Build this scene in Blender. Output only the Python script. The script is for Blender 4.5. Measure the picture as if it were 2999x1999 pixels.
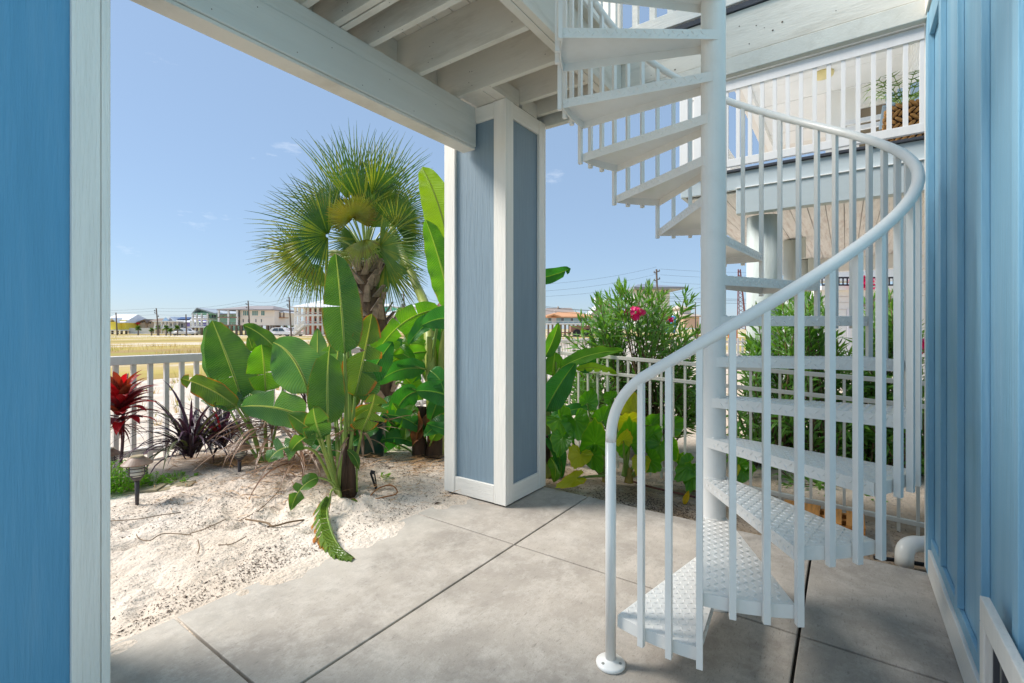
import bpy, bmesh, math, random
from mathutils import Vector, Matrix, noise

# ---------------------------------------------------------------- scene, camera, light
for _o in list(bpy.data.objects):
    bpy.data.objects.remove(_o)
SC = bpy.context.scene
COL = SC.collection
F = 1390.0                      # focal length in pixels of the 2999 px wide photograph
HY = 962.0                      # its horizon row
S, C = math.sin(math.radians(35.13)), math.cos(math.radians(35.13))
EYE = 1.3
cam_data = bpy.data.cameras.new('camera')
cam = bpy.data.objects.new('camera', cam_data)
COL.objects.link(cam)
cam.location = (0, 0, EYE)
cam.rotation_euler = (math.pi / 2, 0, math.radians(35.13 - 90))
cam_data.sensor_width = 36
cam_data.lens = F / 2999 * 36
cam_data.shift_y = -(999.5 - HY) / 2999
cam_data.clip_start = 0.05
cam_data.clip_end = 4000
SC.camera = cam

SUN_EL, SUN_AZ = 46.0, 120.0     # degrees; azimuth measured from +X towards +Y
world = bpy.data.worlds.new('World')
SC.world = world
world.use_nodes = True
_nt = world.node_tree
_nt.nodes.clear()
_out = _nt.nodes.new('ShaderNodeOutputWorld')
_bg = _nt.nodes.new('ShaderNodeBackground')
_sky = _nt.nodes.new('ShaderNodeTexSky')
_sky.sky_type = 'NISHITA'
_sky.sun_disc = False
_sky.sun_elevation = math.radians(SUN_EL)
_sky.sun_rotation = math.radians(90 - SUN_AZ)
_sky.altitude = 0
_sky.air_density = 1.0
_sky.dust_density = 0.3
_sky.ozone_density = 4.0
_bg.inputs['Strength'].default_value = 0.05
# thin fair-weather clouds, placed by direction on the sky dome
_geo = _nt.nodes.new('ShaderNodeTexCoord')
_map = _nt.nodes.new('ShaderNodeMapping')
_map.inputs['Scale'].default_value = (5, 5, 16)
_no = _nt.nodes.new('ShaderNodeTexNoise')
_no.inputs['Scale'].default_value = 1.0
_no.inputs['Detail'].default_value = 7
_no.inputs['Roughness'].default_value = 0.6
_cr = _nt.nodes.new('ShaderNodeValToRGB')
_cr.color_ramp.elements[0].position = 0.64
_cr.color_ramp.elements[1].position = 0.86
_cr.color_ramp.elements[1].color = (0.6, 0.6, 0.6, 1)
_mx = _nt.nodes.new('ShaderNodeMix')
_mx.data_type = 'RGBA'
_tint = _nt.nodes.new('ShaderNodeMix')
_tint.data_type = 'RGBA'
_tint.inputs[0].default_value = 0.68   # thin even haze in the air
_tint.inputs[7].default_value = (2.1, 2.92, 4.05, 1)
_mx.inputs[7].default_value = (7.6, 7.7, 7.9, 1)
L = _nt.links.new
L(_geo.outputs['Generated'], _map.inputs['Vector'])
L(_map.outputs[0], _no.inputs['Vector'])
L(_no.outputs['Fac'], _cr.inputs['Fac'])
L(_sky.outputs[0], _tint.inputs[6])
L(_tint.outputs[2], _mx.inputs[6])
L(_cr.outputs[0], _mx.inputs[0])
L(_mx.outputs[2], _bg.inputs['Color'])
L(_bg.outputs[0], _out.inputs['Surface'])

sun_data = bpy.data.lights.new('sun', 'SUN')
sun_data.energy = 1.5
sun_data.angle = math.radians(22)
sun_data.color = (1.0, 0.955, 0.89)
sun = bpy.data.objects.new('sun', sun_data)
COL.objects.link(sun)
_sd = Vector((math.cos(math.radians(SUN_EL)) * math.cos(math.radians(SUN_AZ)),
              math.cos(math.radians(SUN_EL)) * math.sin(math.radians(SUN_AZ)),
              math.sin(math.radians(SUN_EL))))
sun.rotation_euler = _sd.to_track_quat('Z', 'Y').to_euler()
sun.location = (0, 0, 30)
vs = SC.view_settings
vs.view_transform = 'Standard'
vs.look = 'None'
vs.exposure = 1.88
vs.gamma = 1.0
vs.use_curve_mapping = False
SC.cycles.max_bounces = 10
SC.cycles.diffuse_bounces = 6
SC.cycles.transmission_bounces = 6
SC.cycles.transparent_max_bounces = 12
SC.cycles.use_denoising = True

# ---------------------------------------------------------------- coordinates
# X runs along the house wall away from the camera, Y towards the garden on the left of it, Z up.
def rd(r, d, z=0.0):
    """camera-right / forward metres -> world"""
    return Vector((S * r + C * d, -C * r + S * d, z))
def at(x, y, d):
    """the point seen at pixel x, y that lies d metres deep"""
    return rd(d * (x - 1500) / F, d, EYE + d * (HY - y) / F)
def gnd(x, y, z=0.0):
    return at(x, y, (EYE - z) * F / (y - HY))
VIEW = rd(0, 1)
RIGHT = rd(1, 0)
UP = Vector((0, 0, 1))
R = random.Random(7)

# ---------------------------------------------------------------- materials
def srgb(r, g, b):
    f = lambda v: ((v / 255 + 0.055) / 1.055) ** 2.4 if v > 10.3 else v / 255 / 12.92
    return (f(r), f(g), f(b), 1)
MATS = {}
def _new(name):
    m = bpy.data.materials.new(name)
    m.use_nodes = True
    nt = m.node_tree
    b = nt.nodes['Principled BSDF']
    return m, nt, b
def mat(name, col, rough=0.6, var=0.08, scale=6.0, bump=0.0, bscale=60.0, stretch=(1, 1, 1), col2=None, metal=0.0,
        spec=0.4, detail=5.0, dirt=None, dirt_amt=0.0, dirt_scale=2.0, contrast=0.0, coat=0.0):
    """painted / natural surface: noise-varied colour, fine bump, optional patches of a second tone"""
    if name in MATS:
        return MATS[name]
    m, nt, b = _new(name)
    N, K = nt.nodes.new, nt.links.new
    tc = N('ShaderNodeTexCoord')
    mp = N('ShaderNodeMapping')
    mp.inputs['Scale'].default_value = stretch
    K(tc.outputs['Object'], mp.inputs['Vector'])
    n1 = N('ShaderNodeTexNoise')
    n1.inputs['Scale'].default_value = scale
    n1.inputs['Detail'].default_value = detail
    K(mp.outputs[0], n1.inputs['Vector'])
    rm = N('ShaderNodeMapRange')
    rm.inputs[1].default_value = 0.3 + contrast
    rm.inputs[2].default_value = 0.7 - contrast
    K(n1.outputs['Fac'], rm.inputs[0])
    mx = N('ShaderNodeMix')
    mx.data_type = 'RGBA'
    c2 = col2 or tuple(min(1, v * (1 + var)) for v in col[:3]) + (1,)
    c1 = col if col2 else tuple(v * (1 - var) for v in col[:3]) + (1,)
    mx.inputs[6].default_value = c1
    mx.inputs[7].default_value = c2
    K(rm.outputs[0], mx.inputs[0])
    colour = mx.outputs[2]
    if dirt:
        n3 = N('ShaderNodeTexNoise')
        n3.inputs['Scale'].default_value = dirt_scale
        n3.inputs['Detail'].default_value = 8
        n3.inputs['Roughness'].default_value = 0.65
        K(mp.outputs[0], n3.inputs['Vector'])
        r3 = N('ShaderNodeMapRange')
        r3.inputs[1].default_value = 0.5
        r3.inputs[2].default_value = 0.72
        r3.inputs[4].default_value = dirt_amt
        K(n3.outputs['Fac'], r3.inputs[0])
        m3 = N('ShaderNodeMix')
        m3.data_type = 'RGBA'
        m3.inputs[7].default_value = dirt
        K(r3.outputs[0], m3.inputs[0])
        K(colour, m3.inputs[6])
        colour = m3.outputs[2]
    K(colour, b.inputs['Base Color'])
    b.inputs['Roughness'].default_value = rough
    b.inputs['Metallic'].default_value = metal
    b.inputs['Specular IOR Level'].default_value = spec
    b.inputs['Coat Weight'].default_value = coat
    if bump:
        n2 = N('ShaderNodeTexNoise')
        n2.inputs['Scale'].default_value = bscale
        n2.inputs['Detail'].default_value = 6
        K(mp.outputs[0], n2.inputs['Vector'])
        bp = N('ShaderNodeBump')
        bp.inputs['Strength'].default_value = bump
        bp.inputs['Distance'].default_value = 0.01
        K(n2.outputs['Fac'], bp.inputs['Height'])
        K(bp.outputs[0], b.inputs['Normal'])
    MATS[name] = m
    return m
def leafmat(name, col, col2, rib=None, edge=None, edge_w=0.0, veins=90.0, trans=0.35, rough=0.38, tcol=None, vein_str=0.25, blotch=4.0, phase=0.10, bstr=0.8):
    """leaf with parallel veins running from the midrib (u along the rib, v across, from -1 to 1)"""
    if name in MATS:
        return MATS[name]
    m, nt, b = _new(name)
    N, K = nt.nodes.new, nt.links.new
    uv = N('ShaderNodeUVMap')
    sx = N('ShaderNodeSeparateXYZ')
    K(uv.outputs[0], sx.inputs[0])
    def mth(op, a, bb=None, cc=None):
        n = N('ShaderNodeMath')
        n.operation = op
        for i, v in enumerate((a, bb, cc)):
            if v is None:
                continue
            if isinstance(v, (int, float)):
                n.inputs[i].default_value = v
            else:
                K(v, n.inputs[i])
        return n.outputs[0]
    av = mth('ABSOLUTE', sx.outputs[1])
    tc = N('ShaderNodeTexCoord')
    nz = N('ShaderNodeTexNoise')
    nz.inputs['Scale'].default_value = blotch
    nz.inputs['Detail'].default_value = 5
    K(tc.outputs['Object'], nz.inputs['Vector'])
    ph = mth('MULTIPLY_ADD', av, phase, sx.outputs[0])
    ph2 = mth('MULTIPLY_ADD', nz.outputs['Fac'], 0.03, ph)
    sn = mth('SINE', mth('MULTIPLY', ph2, veins))
    sn01 = mth('MULTIPLY_ADD', sn, 0.5, 0.5)
    mx = N('ShaderNodeMix')
    mx.data_type = 'RGBA'
    mx.inputs[6].default_value = col
    mx.inputs[7].default_value = col2
    fac = mth('ADD', mth('MULTIPLY', sn01, vein_str), mth('MULTIPLY', mth('SUBTRACT', nz.outputs['Fac'], 0.3), 1.3))
    cl = N('ShaderNodeClamp')
    K(fac, cl.inputs[0])
    K(cl.outputs[0], mx.inputs[0])
    colour = mx.outputs[2]
    if edge:
        e1 = mth('SUBTRACT', mth('MULTIPLY_ADD', nz.outputs['Fac'], 0.5, av), 1.25 - edge_w)
        e2 = N('ShaderNodeClamp')
        K(mth('MULTIPLY', e1, 9.0), e2.inputs[0])
        me = N('ShaderNodeMix')
        me.data_type = 'RGBA'
        me.inputs[7].default_value = edge
        K(e2.outputs[0], me.inputs[0])
        K(colour, me.inputs[6])
        colour = me.outputs[2]
    if rib:
        rr = N('ShaderNodeMapRange')
        rr.inputs[1].default_value = 0.07
        rr.inputs[2].default_value = 0.03
        K(av, rr.inputs[0])
        mr = N('ShaderNodeMix')
        mr.data_type = 'RGBA'
        mr.inputs[7].default_value = rib
        K(rr.outputs[0], mr.inputs[0])
        K(colour, mr.inputs[6])
        colour = mr.outputs[2]
    K(colour, b.inputs['Base Color'])
    b.inputs['Roughness'].default_value = rough
    bp = N('ShaderNodeBump')
    bp.inputs['Strength'].default_value = bstr
    bp.inputs['Distance'].default_value = 0.005
    K(sn01, bp.inputs['Height'])
    K(bp.outputs[0], b.inputs['Normal'])
    tr = N('ShaderNodeBsdfTranslucent')
    hs = N('ShaderNodeMix')
    hs.data_type = 'RGBA'
    hs.blend_type = 'MULTIPLY'
    hs.inputs[0].default_value = 1
    hs.inputs[7].default_value = tcol or (1.9, 1.9, 0.55, 1)
    K(colour, hs.inputs[6])
    K(hs.outputs[2], tr.inputs['Color'])
    ms = N('ShaderNodeMixShader')
    ms.inputs[0].default_value = trans
    out = nt.nodes['Material Output']
    K(b.outputs[0], ms.inputs[1])
    K(tr.outputs[0], ms.inputs[2])
    K(ms.outputs[0], out.inputs['Surface'])
    MATS[name] = m
    return m
def glassmat(name, col, rough=0.05):
    return mat(name, col, rough=rough, var=0.15, scale=0.6, spec=0.8)

WHITE = mat('white_trim_paint', srgb(236, 231, 222), rough=0.5, var=0.04, scale=3, bump=0.45, bscale=16, stretch=(9, 9, 0.7))
WHITE_H = mat('white_trim_paint_level', srgb(236, 231, 222), rough=0.5, var=0.04, scale=3, bump=0.45, bscale=16, stretch=(0.7, 0.7, 12))
LUMBER = mat('painted_lumber', srgb(218, 213, 202), rough=0.6, var=0.05, scale=2.2, bump=0.18, bscale=18, stretch=(1, 1, 5),
             dirt=srgb(150, 140, 122), dirt_amt=0.45, dirt_scale=1.6)
BEAMM = mat('painted_beam', srgb(208, 207, 199), rough=0.55, var=0.04, scale=2.0, bump=0.16, bscale=16, stretch=(0.6, 6, 6),
            dirt=srgb(160, 155, 140), dirt_amt=0.3, dirt_scale=1.2)
BLUE = mat('blue_siding_paint', srgb(92, 152, 186), rough=0.5, var=0.05, scale=3, bump=0.3, bscale=14, stretch=(6, 6, 0.5),
           dirt=srgb(128, 160, 180), dirt_amt=0.25, dirt_scale=3)
BLUE_W = mat('blue_siding_lit_copy', srgb(136, 182, 206), rough=0.5, var=0.05, scale=3, bump=0.3, bscale=14, stretch=(6, 6, 0.5),
           dirt=srgb(170, 190, 204), dirt_amt=0.3, dirt_scale=3)  # lit copy of the siding blue: the wall's brighter light is in the colour
BLUE_GREYED = mat('blue_siding_greyed_by_light', srgb(128, 146, 158), rough=0.55, var=0.05, scale=9, bump=0.5, bscale=9, stretch=(9, 9, 0.45),
               dirt=srgb(134, 156, 172), dirt_amt=0.25, dirt_scale=2)  # same siding blue, greyed: the light on the corner pillar is in the colour
STEEL = mat('white_enamelled_steel', srgb(232, 229, 223), rough=0.3, var=0.03, scale=5, bump=0.06, bscale=40, spec=0.5, dirt=srgb(176, 166, 150), dirt_amt=0.10, dirt_scale=9)
def concmat():
    m, nt, b = _new('brushed_concrete')
    N, K = nt.nodes.new, nt.links.new
    tc = N('ShaderNodeTexCoord')
    def nz(sc, det, rough, st=(1, 1, 1)):
        mp = N('ShaderNodeMapping')
        mp.inputs['Scale'].default_value = st
        K(tc.outputs['Object'], mp.inputs['Vector'])
        n = N('ShaderNodeTexNoise')
        n.inputs['Scale'].default_value = sc
        n.inputs['Detail'].default_value = det
        n.inputs['Roughness'].default_value = rough
        n.inputs['Distortion'].default_value = 0.15
        K(mp.outputs[0], n.inputs['Vector'])
        return n.outputs['Fac']
    def layer(base, fac, lo, hi, amt, col):
        r = N('ShaderNodeMapRange')
        r.inputs[1].default_value = lo
        r.inputs[2].default_value = hi
        r.inputs[4].default_value = amt
        K(fac, r.inputs[0])
        x = N('ShaderNodeMix')
        x.data_type = 'RGBA'
        K(r.outputs[0], x.inputs[0])
        if isinstance(base, tuple):
            x.inputs[6].default_value = base
        else:
            K(base, x.inputs[6])
        x.inputs[7].default_value = col
        return x.outputs[2]
    c = layer(srgb(180, 170, 158), nz(1.6, 12, .72), .38, .62, 1.0, srgb(154, 145, 135))
    c = layer(c, nz(4.5, 12, .80), .47, .64, .7, srgb(200, 191, 180))
    c = layer(c, nz(2.7, 12, .80), .54, .70, .5, srgb(122, 115, 107))
    c = layer(c, nz(24, 5, .7, (1, 4, 1)), .58, .68, .6, srgb(116, 110, 104))
    c = layer(c, nz(9, 6, .7), .68, .76, .6, srgb(112, 98, 84))
    c = layer(c, nz(190, 3, .6), .52, .70, .45, srgb(140, 134, 126))
    # sand dusted and trodden in along the garden edge
    sx = N('ShaderNodeSeparateXYZ')
    K(tc.outputs['Object'], sx.inputs[0])
    ad = N('ShaderNodeMath')
    ad.operation = 'MULTIPLY_ADD'
    ad.inputs[1].default_value = 1.1
    K(nz(2.4, 9, .7), ad.inputs[0])
    K(sx.outputs[1], ad.inputs[2])
    c = layer(c, ad.outputs[0], 2.62, 3.2, .6, srgb(212, 203, 190))
    K(c, b.inputs['Base Color'])
    b.inputs['Roughness'].default_value = .72
    b.inputs['Specular IOR Level'].default_value = .35
    bp = N('ShaderNodeBump')
    bp.inputs['Strength'].default_value = .3
    bp.inputs['Distance'].default_value = .006
    K(nz(120, 6, .6, (1, 2, 1)), bp.inputs['Height'])
    K(bp.outputs[0], b.inputs['Normal'])
    return m
CONC = concmat()
JOINT = mat('dark_joint_filler', srgb(40, 36, 32), rough=0.9)
BLACK = mat('black_plastic', srgb(28, 29, 32), rough=0.5)
DARK = mat('dark_flashing', srgb(66, 68, 74), rough=0.45)

# ---------------------------------------------------------------- mesh helpers
class MB:
    def __init__(s):
        s.v, s.f, s.m, s.uv = [], [], [], {}
    def add(s, vs, fs, m=0, uvs=None):
        o = len(s.v)
        s.v += [tuple(p) for p in vs]
        for i, f in enumerate(fs):
            if uvs:
                s.uv[len(s.f)] = [uvs[j] for j in f]
            s.f.append([j + o for j in f])
            s.m.append(m)
    def box(s, x0, y0, z0, x1, y1, z1, m=0):
        vs = [(x, y, z) for z in (z0, z1) for y in (y0, y1) for x in (x0, x1)]
        s.add(vs, [(0, 2, 3, 1), (4, 5, 7, 6), (0, 1, 5, 4), (2, 6, 7, 3), (0, 4, 6, 2), (1, 3, 7, 5)], m)
    def bar(s, a, b, w, h, up=UP, m=0):
        a, b = Vector(a), Vector(b)
        t = (b - a).normalized()
        side = t.cross(up)
        side = side.normalized() if side.length > 1e-6 else Vector((1, 0, 0))
        u = side.cross(t)
        vs = []
        for p in (a, b):
            for su, ss in ((-1, -1), (-1, 1), (1, 1), (1, -1)):
                vs.append(p + side * ss * w / 2 + u * su * h / 2)
        s.add(vs, [(0, 1, 2, 3), (7, 6, 5, 4), (0, 4, 5, 1), (1, 5, 6, 2), (2, 6, 7, 3), (3, 7, 4, 0)], m)
    def tube(s, pts, r, n=8, m=0, cap=True):
        pts = [Vector(p) for p in pts]
        k = len(pts)
        rs = r if isinstance(r, (list, tuple)) else [r] * k
        ref = None
        vs, fs = [], []
        for i, p in enumerate(pts):
            t = (pts[min(i + 1, k - 1)] - pts[max(i - 1, 0)]).normalized()
            if ref is None:
                ref = t.orthogonal().normalized()
            ref = (ref - t * ref.dot(t)).normalized()
            b2 = t.cross(ref)
            for j in range(n):
                a = 2 * math.pi * j / n
                vs.append(p + (ref * math.cos(a) + b2 * math.sin(a)) * rs[i])
        for i in range(k - 1):
            for j in range(n):
                fs.append((i * n + j, i * n + (j + 1) % n, (i + 1) * n + (j + 1) % n, (i + 1) * n + j))
        if cap:
            fs.append(tuple(range(n - 1, -1, -1)))
            fs.append(tuple(range((k - 1) * n, k * n)))
        s.add(vs, fs, m)
    def lathe(s, c, prof, n=16, m=0):
        c = Vector(c)
        vs, fs = [], []
        for r, z in prof:
            for j in range(n):
                a = 2 * math.pi * j / n
                vs.append(c + Vector((r * math.cos(a), r * math.sin(a), z)))
        for i in range(len(prof) - 1):
            for j in range(n):
                fs.append((i * n + j, i * n + (j + 1) % n, (i + 1) * n + (j + 1) % n, (i + 1) * n + j))
        fs.append(tuple(range(n - 1, -1, -1)))
        fs.append(tuple(range((len(prof) - 1) * n, len(prof) * n)))
        s.add(vs, fs, m)
    def prism(s, poly, z0, z1, m=0):
        n = len(poly)
        vs = [(x, y, z0) for x, y in poly] + [(x, y, z1) for x, y in poly]
        fs = [tuple(range(n - 1, -1, -1)), tuple(range(n, 2 * n))]
        fs += [(i, (i + 1) % n, n + (i + 1) % n, n + i) for i in range(n)]
        s.add(vs, fs, m)
    def mesh(s, name, mats, smooth=False, off=None):
        me = bpy.data.meshes.new(name)
        vs = s.v if off is None else [(x - off[0], y - off[1], z - off[2]) for x, y, z in s.v]
        me.from_pydata(vs, [], s.f)
        for mm in (mats if isinstance(mats, (list, tuple)) else [mats]):
            me.materials.append(mm)
        me.polygons.foreach_set('material_index', s.m)
        if s.uv:
            lay = me.uv_layers.new(name='UVMap')
            for p in me.polygons:
                q = s.uv.get(p.index)
                if q:
                    for li, uvv in zip(p.loop_indices, q):
                        lay.data[li].uv = uvv
        if smooth:
            me.polygons.foreach_set('use_smooth', [True] * len(me.polygons))
        me.update()
        return me
    def build(s, name, mats, parent=None, smooth=False, bevel=0.0, local=False):
        off = None if (local or parent is None) else wpos(parent)
        o = bpy.data.objects.new(name, s.mesh(name, mats, smooth, off))
        COL.objects.link(o)
        if parent is not None:
            o.parent = parent
        if bevel:
            md = o.modifiers.new('bevel', 'BEVEL')
            md.width = bevel
            md.segments = 2
            md.limit_method = 'ANGLE'
        return o
def wpos(o):
    p = Vector((0, 0, 0))
    while o is not None:
        p += Vector(o.location)
        o = o.parent
    return p
def tag(o, label, cat, group=None):
    o['label'] = label
    o['category'] = cat
    if group:
        o['group'] = group
    return o
def thing(name, label, cat, loc=(0, 0, 0), group=None):
    o = bpy.data.objects.new(name, None)
    COL.objects.link(o)
    o.location = loc
    o.empty_display_size = 0.2
    return tag(o, label, cat, group)
def part(name, me, parent, loc=None, rot=None):
    """another object on an existing mesh whose coordinates are relative to loc (world)"""
    o = bpy.data.objects.new(name, me)
    COL.objects.link(o)
    o.parent = parent
    if loc is not None:
        o.location = Vector(loc) - wpos(parent)
    if rot is not None:
        o.rotation_euler = rot
    return o
def box(name, m, parent, *b, bevel=0.0):
    k = MB()
    k.box(*b)
    return k.build(name, m, parent, bevel=bevel)
def kind(o, k):
    o['kind'] = k
    return o

# ---------------------------------------------------------------- ground
def gz(X, Y):
    """height of the sand"""
    z = -0.035 + 0.018 * noise.noise((X * 0.9, Y * 0.9, 0)) + 0.012 * noise.noise((X * 3.1, Y * 3.1, 4))
    def hump(cx, cy, h, r):
        d2 = ((X - cx) ** 2 + (Y - cy) ** 2) / (r * r)
        return h * math.exp(-d2)
    z += hump(2.4, 4.05, 0.10, 0.8) + hump(3.3, 3.3, 0.03, 0.7) + hump(1.4, 4.8, 0.03, 0.8)
    z += hump(1.6, 2.75, 0.03, 0.5)
    if Y > 5.9:
        z -= 0.05 * min(1, (Y - 5.9) / 2)
    if X > 3.3 and Y < 2.5:
        z -= 0.035 * min(1, max(0, (2.5 - Y) / 2.6)) + 0.01
    return z
def sandmat():
    m, nt, b = _new('sugar_sand')
    N, K = nt.nodes.new, nt.links.new
    tc = N('ShaderNodeTexCoord')
    def nz(sc, det=6, vec=None, rough=0.6):
        n = N('ShaderNodeTexNoise')
        n.inputs['Scale'].default_value = sc
        n.inputs['Detail'].default_value = det
        n.inputs['Roughness'].default_value = rough
        K(vec or tc.outputs['Object'], n.inputs['Vector'])
        return n.outputs['Fac']
    def ramp(v, a, bb, lo=0.0, hi=1.0):
        r = N('ShaderNodeMapRange')
        r.inputs[1].default_value = a
        r.inputs[2].default_value = bb
        r.inputs[3].default_value = lo
        r.inputs[4].default_value = hi
        K(v, r.inputs[0])
        return r.outputs[0]
    def mix(f, a, bcol):
        x = N('ShaderNodeMix')
        x.data_type = 'RGBA'
        K(f, x.inputs[0])
        if isinstance(a, tuple):
            x.inputs[6].default_value = a
        else:
            K(a, x.inputs[6])
        x.inputs[7].default_value = bcol
        return x.outputs[2]
    col = mix(ramp(nz(1.3), 0.35, 0.7), srgb(233, 219, 204), srgb(210, 192, 172))
    # organic grains and mulch dust worked into the sand, in drifts
    g = ramp(nz(85, 3), 0.58, 0.66)
    drift = ramp(nz(1.1, 5), 0.42, 0.64, .05)
    ml = N('ShaderNodeMath')
    ml.operation = 'MULTIPLY'
    K(g, ml.inputs[0])
    K(drift, ml.inputs[1])
    col = mix(ml.outputs[0], col, srgb(92, 76, 62))
    # bed beyond the slab: tan soil mixed in, and shade put into the colour
    sx = N('ShaderNodeSeparateXYZ')
    K(tc.outputs['Object'], sx.inputs[0])
    def mul(a, c):
        q = N('ShaderNodeMath')
        q.operation = 'MULTIPLY'
        K(a, q.inputs[0])
        K(c, q.inputs[1])
        return q.outputs[0]
    bed = mul(ramp(sx.outputs[0], 3.0, 3.45), ramp(sx.outputs[1], 4.2, 2.9))
    bed = mul(bed, ramp(sx.outputs[0], 5.2, 4.4, .25))
    bed = mul(bed, ramp(nz(3.0), 0.3, 0.62, .45, 1.0))
    col = mix(bed, col, srgb(150, 130, 106))
    K(col, b.inputs['Base Color'])
    b.inputs['Roughness'].default_value = 0.95
    b.inputs['Specular IOR Level'].default_value = 0.1
    bp = N('ShaderNodeBump')
    bp.inputs['Strength'].default_value = 0.9
    bp.inputs['Distance'].default_value = 0.03
    K(nz(26, 8), bp.inputs['Height'])
    K(bp.outputs[0], b.inputs['Normal'])
    return m
def fieldmat():
    """far vacant lot: white sand with drifts of dry grass"""
    m, nt, b = _new('sandy_grass_lot')
    N, K = nt.nodes.new, nt.links.new
    tc = N('ShaderNodeTexCoord')
    mp = N('ShaderNodeMapping')
    mp.inputs['Rotation'].default_value = (0, 0, math.radians(54.87))
    mp.inputs['Scale'].default_value = (0.22, 1.0, 1)
    K(tc.outputs['Object'], mp.inputs['Vector'])
    n = N('ShaderNodeTexNoise')
    n.inputs['Scale'].default_value = 0.085
    n.inputs['Detail'].default_value = 9
    n.inputs['Roughness'].default_value = 0.62
    K(mp.outputs[0], n.inputs['Vector'])
    cr = N('ShaderNodeValToRGB')
    e = cr.color_ramp.elements
    e[0].position, e[0].color = 0.30, srgb(236, 226, 210)
    e[1].position, e[1].color = 0.455, srgb(232, 219, 198)
    for p, c in ((0.485, srgb(206, 180, 126)), (0.54, srgb(198, 178, 100)), (0.60, srgb(180, 150, 104)), (0.68, srgb(176, 168, 86))):
        x = e.new(p)
        x.color = c
    K(n.outputs['Fac'], cr.inputs[0])
    n2 = N('ShaderNodeTexNoise')
    n2.inputs['Scale'].default_value = 3.0
    n2.inputs['Detail'].default_value = 8
    K(tc.outputs['Object'], n2.inputs['Vector'])
    mx = N('ShaderNodeMix')
    mx.data_type = 'RGBA'
    mx.blend_type = 'MULTIPLY'
    mx.inputs[0].default_value = 0.35
    K(cr.outputs[0], mx.inputs[6])
    K(n2.outputs['Fac'], mx.inputs[7])
    K(mx.outputs[2], b.inputs['Base Color'])
    b.inputs['Roughness'].default_value = 0.95
    b.inputs['Specular IOR Level'].default_value = 0.1
    return m
SAND = sandmat()
FIELD = fieldmat()
# near sand: a fine sheet in the yard, coarser beyond; its rim dips under the far ground
def sheet(name, xs, ys, zf, m, skip=None):
    k = MB()
    idx = {}
    for i, x in enumerate(xs):
        for j, y in enumerate(ys):
            idx[i, j] = len(k.v)
            k.v.append((x, y, zf(x, y)))
    for i in range(len(xs) - 1):
        for j in range(len(ys) - 1):
            if skip and skip((xs[i] + xs[i + 1]) / 2, (ys[j] + ys[j + 1]) / 2):
                continue
            k.f.append([idx[i, j], idx[i + 1, j], idx[i + 1, j + 1], idx[i, j + 1]])
            k.m.append(0)
    return kind(k.build(name, m, smooth=True), 'structure')
def lin(a, b, st):
    n = max(1, int(round((b - a) / st)))
    return [a + (b - a) * i / n for i in range(n + 1)]
footprints = [(R.uniform(0.2, 2.6), R.uniform(2.7, 4.2), R.uniform(0, 3.1)) for _ in range(40)]
def zyard(X, Y):
    z = gz(X, Y)
    # drifted lip against the slab on the garden side, hidden under the slab further in
    if X < 3.36 and Y > -0.5:
        if Y < 2.42:
            lip = 0.016 * noise.noise((X * 2.9, 1.7, 9)) + 0.007 * noise.noise((X * 11, 3.7, 2)) + 0.003
            z = max(-0.06, lip - (2.42 - Y) * 0.11)
        elif Y < 2.75:
            t = (Y - 2.42) / 0.33
            lip = 0.016 * noise.noise((X * 2.9, 1.7, 9)) + 0.007 * noise.noise((X * 11, 3.7, 2)) + 0.003
            z = z * t + lip * (1 - t)
    if 2.6 < Y < 4.6 and X < 3:
        q_ = min(1, (Y - 2.6) / .25)
        z += q_ * (0.024 * noise.noise((X * 5, Y * 5, 2)) + 0.015 * noise.noise((X * 11, Y * 11, 3)) + 0.008 * noise.noise((X * 19, Y * 19, 5)))
        for fx, fy, fa in footprints:
            dx, dy = X - fx, Y - fy
            if abs(dx) < 0.25 and abs(dy) < 0.25:
                u = dx * math.cos(fa) + dy * math.sin(fa)
                v = -dx * math.sin(fa) + dy * math.cos(fa)
                q = (u / 0.13) ** 2 + (v / 0.055) ** 2
                z += -0.032 * math.exp(-q) + 0.014 * math.exp(-(q - 1.8) ** 2)
    return z
xs = lin(-6, -1, 0.25) + lin(-1, 4.6, 0.030)[1:] + lin(4.6, 26, 0.5)[1:]
ys = lin(-9, -0.6, 0.4) + lin(-0.6, 6.2, 0.033)[1:] + lin(6.2, 16, 0.4)[1:]
sheet('sand', xs, ys, lambda x, y: zyard(x, y) - (0.06 if (x > 24 or x < -5.6 or y > 15 or y < -8) else 0), SAND)
def zfar(X, Y):
    dx = max(-5.7 - X, X - 24.5, 0)
    dy = max(-8.5 - Y, Y - 15.3, 0)
    return -0.09 + 0.0 * dx * dy - (0.35 if (dx == 0 and dy == 0) else 0)
def geo(a, b, n):
    return [a * (b / a) ** (i / n) for i in range(n + 1)]
fx = [-v for v in reversed(geo(8, 1500, 22))] + lin(-5.7, 24.5, 6) + [24.5 + v for v in geo(2, 1500, 26)]
fy = [-v for v in reversed(geo(11, 1500, 18))] + lin(-8.5, 15.3, 6) + [15.3 + v for v in geo(2, 1500, 26)]
sheet('ground', fx, fy, zfar, FIELD)

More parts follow.
